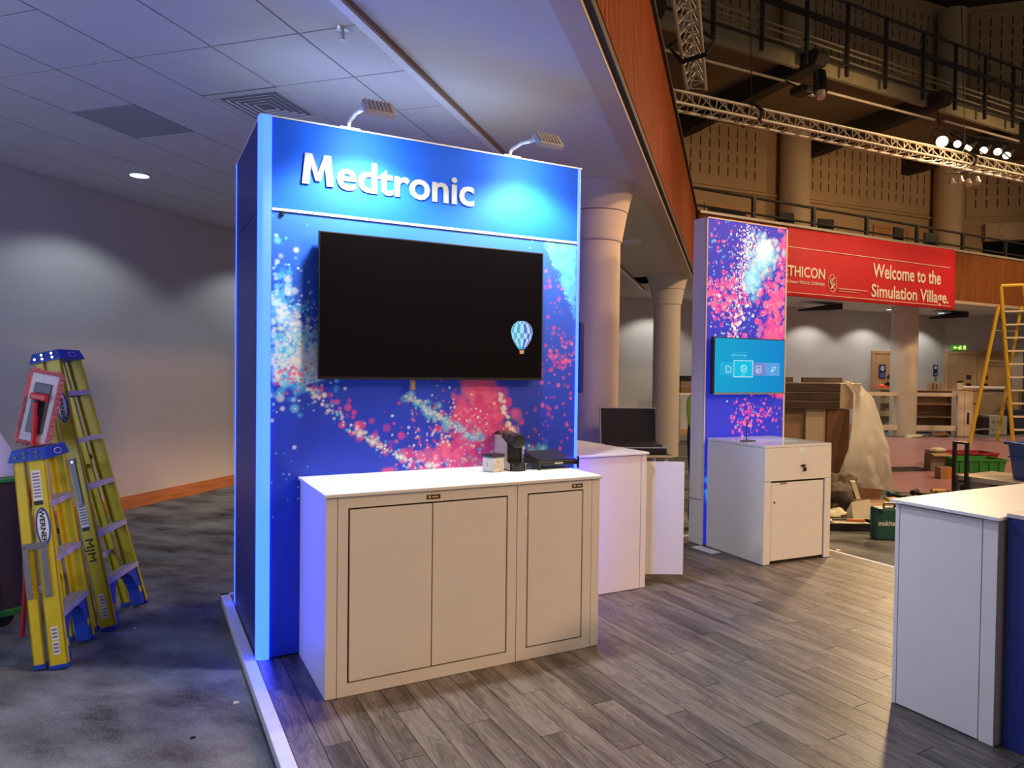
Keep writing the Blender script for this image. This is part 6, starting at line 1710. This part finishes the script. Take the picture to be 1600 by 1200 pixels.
# tall yellow platform ladder
t = thing('platform_ladder', 'tall yellow platform ladder standing open on the pink film at the right edge', 'ladder', (18.3, 5.8, ZC))
YL2 = mat('ladder_yellow', (.62, .40, .02), .45)
A1, A2 = Vector((18.52, 5.60, ZC + .006)), Vector((19.30, 5.20, ZC + .006))      # front feet
T1_, T2_ = Vector((18.23, 5.83, 3.87)), Vector((18.72, 5.57, 3.90))
R1, R2 = Vector((17.56, 6.10, ZC + .006)), Vector((18.85, 6.15, ZC + .006))      # rear feet
Q1, Q2 = Vector((18.20, 5.85, 3.38)), Vector((18.72, 5.60, 3.38))
def railbar(p, q, w, nm, m=YL2):
    mb = MB(); mb.cyl(p, q, w, n=8); return mb.build(nm, m, t)
railbar(A1, T1_, .045, 'front_rail'); railbar(A2, T2_, .045, 'front_rail')
railbar(R1, Q1, .045, 'rear_rail'); railbar(R2, Q2, .038, 'rear_rail')
railbar(T1_, T2_, .045, 'guard_rail')
for k in range(10):
    f = .09 + k * .083
    p, q = A1.lerp(T1_, f), A2.lerp(T2_, f)
    d_ = (q - p).normalized(); n_ = Vector((d_.y, -d_.x, 0)) * .06
    mb = MB(); mb.hexa([p - n_ - Vector((0, 0, .02)), q - n_ - Vector((0, 0, .02)), q + n_ - Vector((0, 0, .02)), p + n_ - Vector((0, 0, .02)), p - n_ + Vector((0, 0, .02)), q - n_ + Vector((0, 0, .02)), q + n_ + Vector((0, 0, .02)), p + n_ + Vector((0, 0, .02))]); mb.build('tread', mat('tread_pale', (.66, .55, .38), .5), t)
for f in (.10, .36, .60, .82):
    railbar(R1.lerp(Q1, f), R2.lerp(Q2, f), .018, 'cross_bar', ALU)
railbar(R1.lerp(Q1, .56), A1.lerp(T1_, .49), .012, 'spreader', BLACK)

# ------------------------------------------------------------------ people, mostly hidden behind things
def skin_mesh(name, joints, edges, radii, m, parent, sub=2):
    me = bpy.data.meshes.new(name)
    inv = WM(parent).inverted()
    me.from_pydata([tuple(inv @ Vector(j)) for j in joints], edges, [])
    o = bpy.data.objects.new(name, me); C.objects.link(o); o.parent = parent
    sk = o.modifiers.new('skin', 'SKIN')
    for i, r in enumerate(radii):
        me.skin_vertices[0].data[i].radius = (r, r) if not isinstance(r, tuple) else r
    me.skin_vertices[0].data[0].use_root = True
    ss = o.modifiers.new('smooth', 'SUBSURF'); ss.levels = sub; ss.render_levels = sub
    me.materials.append(m)
    me.polygons.foreach_set('use_smooth', [True] * len(me.polygons))
    return o
def person(lb, base, face, bend, vest, mbody):
    t = thing('person', lb, 'person', base)
    M0 = Matrix.Translation(base) @ Matrix.Rotation(face, 4, 'Z')     # figure faces local -Y
    hip = Vector((0, 0, .93))
    Rb = Matrix.Rotation(bend, 4, 'X')
    def up(x, y, z): return M0 @ (hip + (Rb @ Vector((x, y, z))))
    def lo(x, y, z): return M0 @ Vector((x, y, z))
    J = [lo(0, 0, .93), up(0, 0, .22), up(0, 0, .46), up(0, 0, .56), up(0, -.02, .66),
         up(.17, 0, .46), up(.24, -.06, .20), up(.22, -.26, .06), up(-.17, 0, .46), up(-.24, -.06, .20), up(-.22, -.26, .06),
         lo(.09, 0, .88), lo(.10, -.02, .48), lo(.10, .02, .07), lo(.10, -.13, .04), lo(-.09, 0, .88), lo(-.10, -.02, .48), lo(-.10, .02, .07), lo(-.10, -.13, .04)]
    E = [(0, 1), (1, 2), (2, 3), (3, 4), (2, 5), (5, 6), (6, 7), (2, 8), (8, 9), (9, 10), (0, 11), (11, 12), (12, 13), (13, 14), (0, 15), (15, 16), (16, 17), (17, 18)]
    Rr = [.14, .13, .13, .055, .05, .07, .05, .035, .07, .05, .035, .09, .06, .045, .035, .09, .06, .045, .035]
    skin_mesh('body', J, E, Rr, mbody, t)
    # head with face, hair
    hc = up(0, -.03, .76)
    hm = M0.to_3x3() @ Rb.to_3x3()
    mb = MB(); mb.ball((0, 0, 0), .078, .098, .118, 16, 12); 
    mb.ball((0, -.098, -.01), .014, .02, .022, 8, 6); mb.ball((.08, 0, -.005), .012, .02, .03, 8, 6); mb.ball((-.08, 0, -.005), .012, .02, .03, 8, 6)
    mb.v = [hc + hm @ v for v in mb.v]; mb.build('head', SKIN, t, smooth=True)
    mb = MB(); mb.ball((.03, -.088, .012), .012, .008, .008, 8, 6); mb.ball((-.03, -.088, .012), .012, .008, .008, 8, 6); mb.v = [hc + hm @ v for v in mb.v]; mb.build('eye', BLACK, t, smooth=True)
    mb = MB(); mb.ball((0, -.09, -.055), .026, .01, .006, 8, 6); mb.v = [hc + hm @ v for v in mb.v]; mb.build('mouth', mat('lips', (.35, .12, .1), .5), t, smooth=True)
    mb = MB(); mb.ball((0, .015, .03), .086, .10, .105, 16, 10); mb.v = [hc + hm @ v for v in mb.v]; mb.build('hair', BLACK_MATT, t, smooth=True)
    # hands
    for sx in (1, -1):
        w = up(.22 * sx, -.26, .06); d_ = (up(.22 * sx, -.36, .02) - w).normalized(); s_ = (hm @ Vector((1, 0, 0)))
        mb = MB(); mb.cyl(w, w + d_ * .09, .030, .036, n=10)
        for k in range(4):
            p = w + d_ * .085 + s_ * (-.027 + k * .018)
            mb.tube([p, p + d_ * (.035 + .006 * (k in (1, 2))), p + d_ * .06 + Vector((0, 0, -.02))], .009, 6)
        p = w + d_ * .03 - s_ * .03 * sx
        mb.tube([p, p + d_ * .03 - s_ * .025 * sx, p + d_ * .06 - s_ * .03 * sx], .010, 6)
        mb.build('hand', SKIN, t, smooth=True)
    skin_mesh('jacket', [up(0, 0, .04), up(0, 0, .22), up(0, 0, .46), up(0, 0, .53), up(.18, 0, .46), up(.25, -.06, .20), up(.23, -.2, .09), up(-.18, 0, .46), up(-.25, -.06, .20), up(-.23, -.2, .09)], [(0, 1), (1, 2), (2, 3), (2, 4), (4, 5), (5, 6), (2, 7), (7, 8), (8, 9)], [.155, .15, .15, .075, .088, .066, .052, .088, .066, .052], vest, t)
    return t
person('person in lime hi-vis jacket and black trousers half hidden behind the light box', (4.74, 1.76, ZC), .3, 0.12, HIVIZ, DARKCLOTH)
person('person in orange hi-vis jacket leaning over behind the far pillar', (19.40, 9.68, ZC), -.6, .55, HIORANGE, DARKCLOTH)
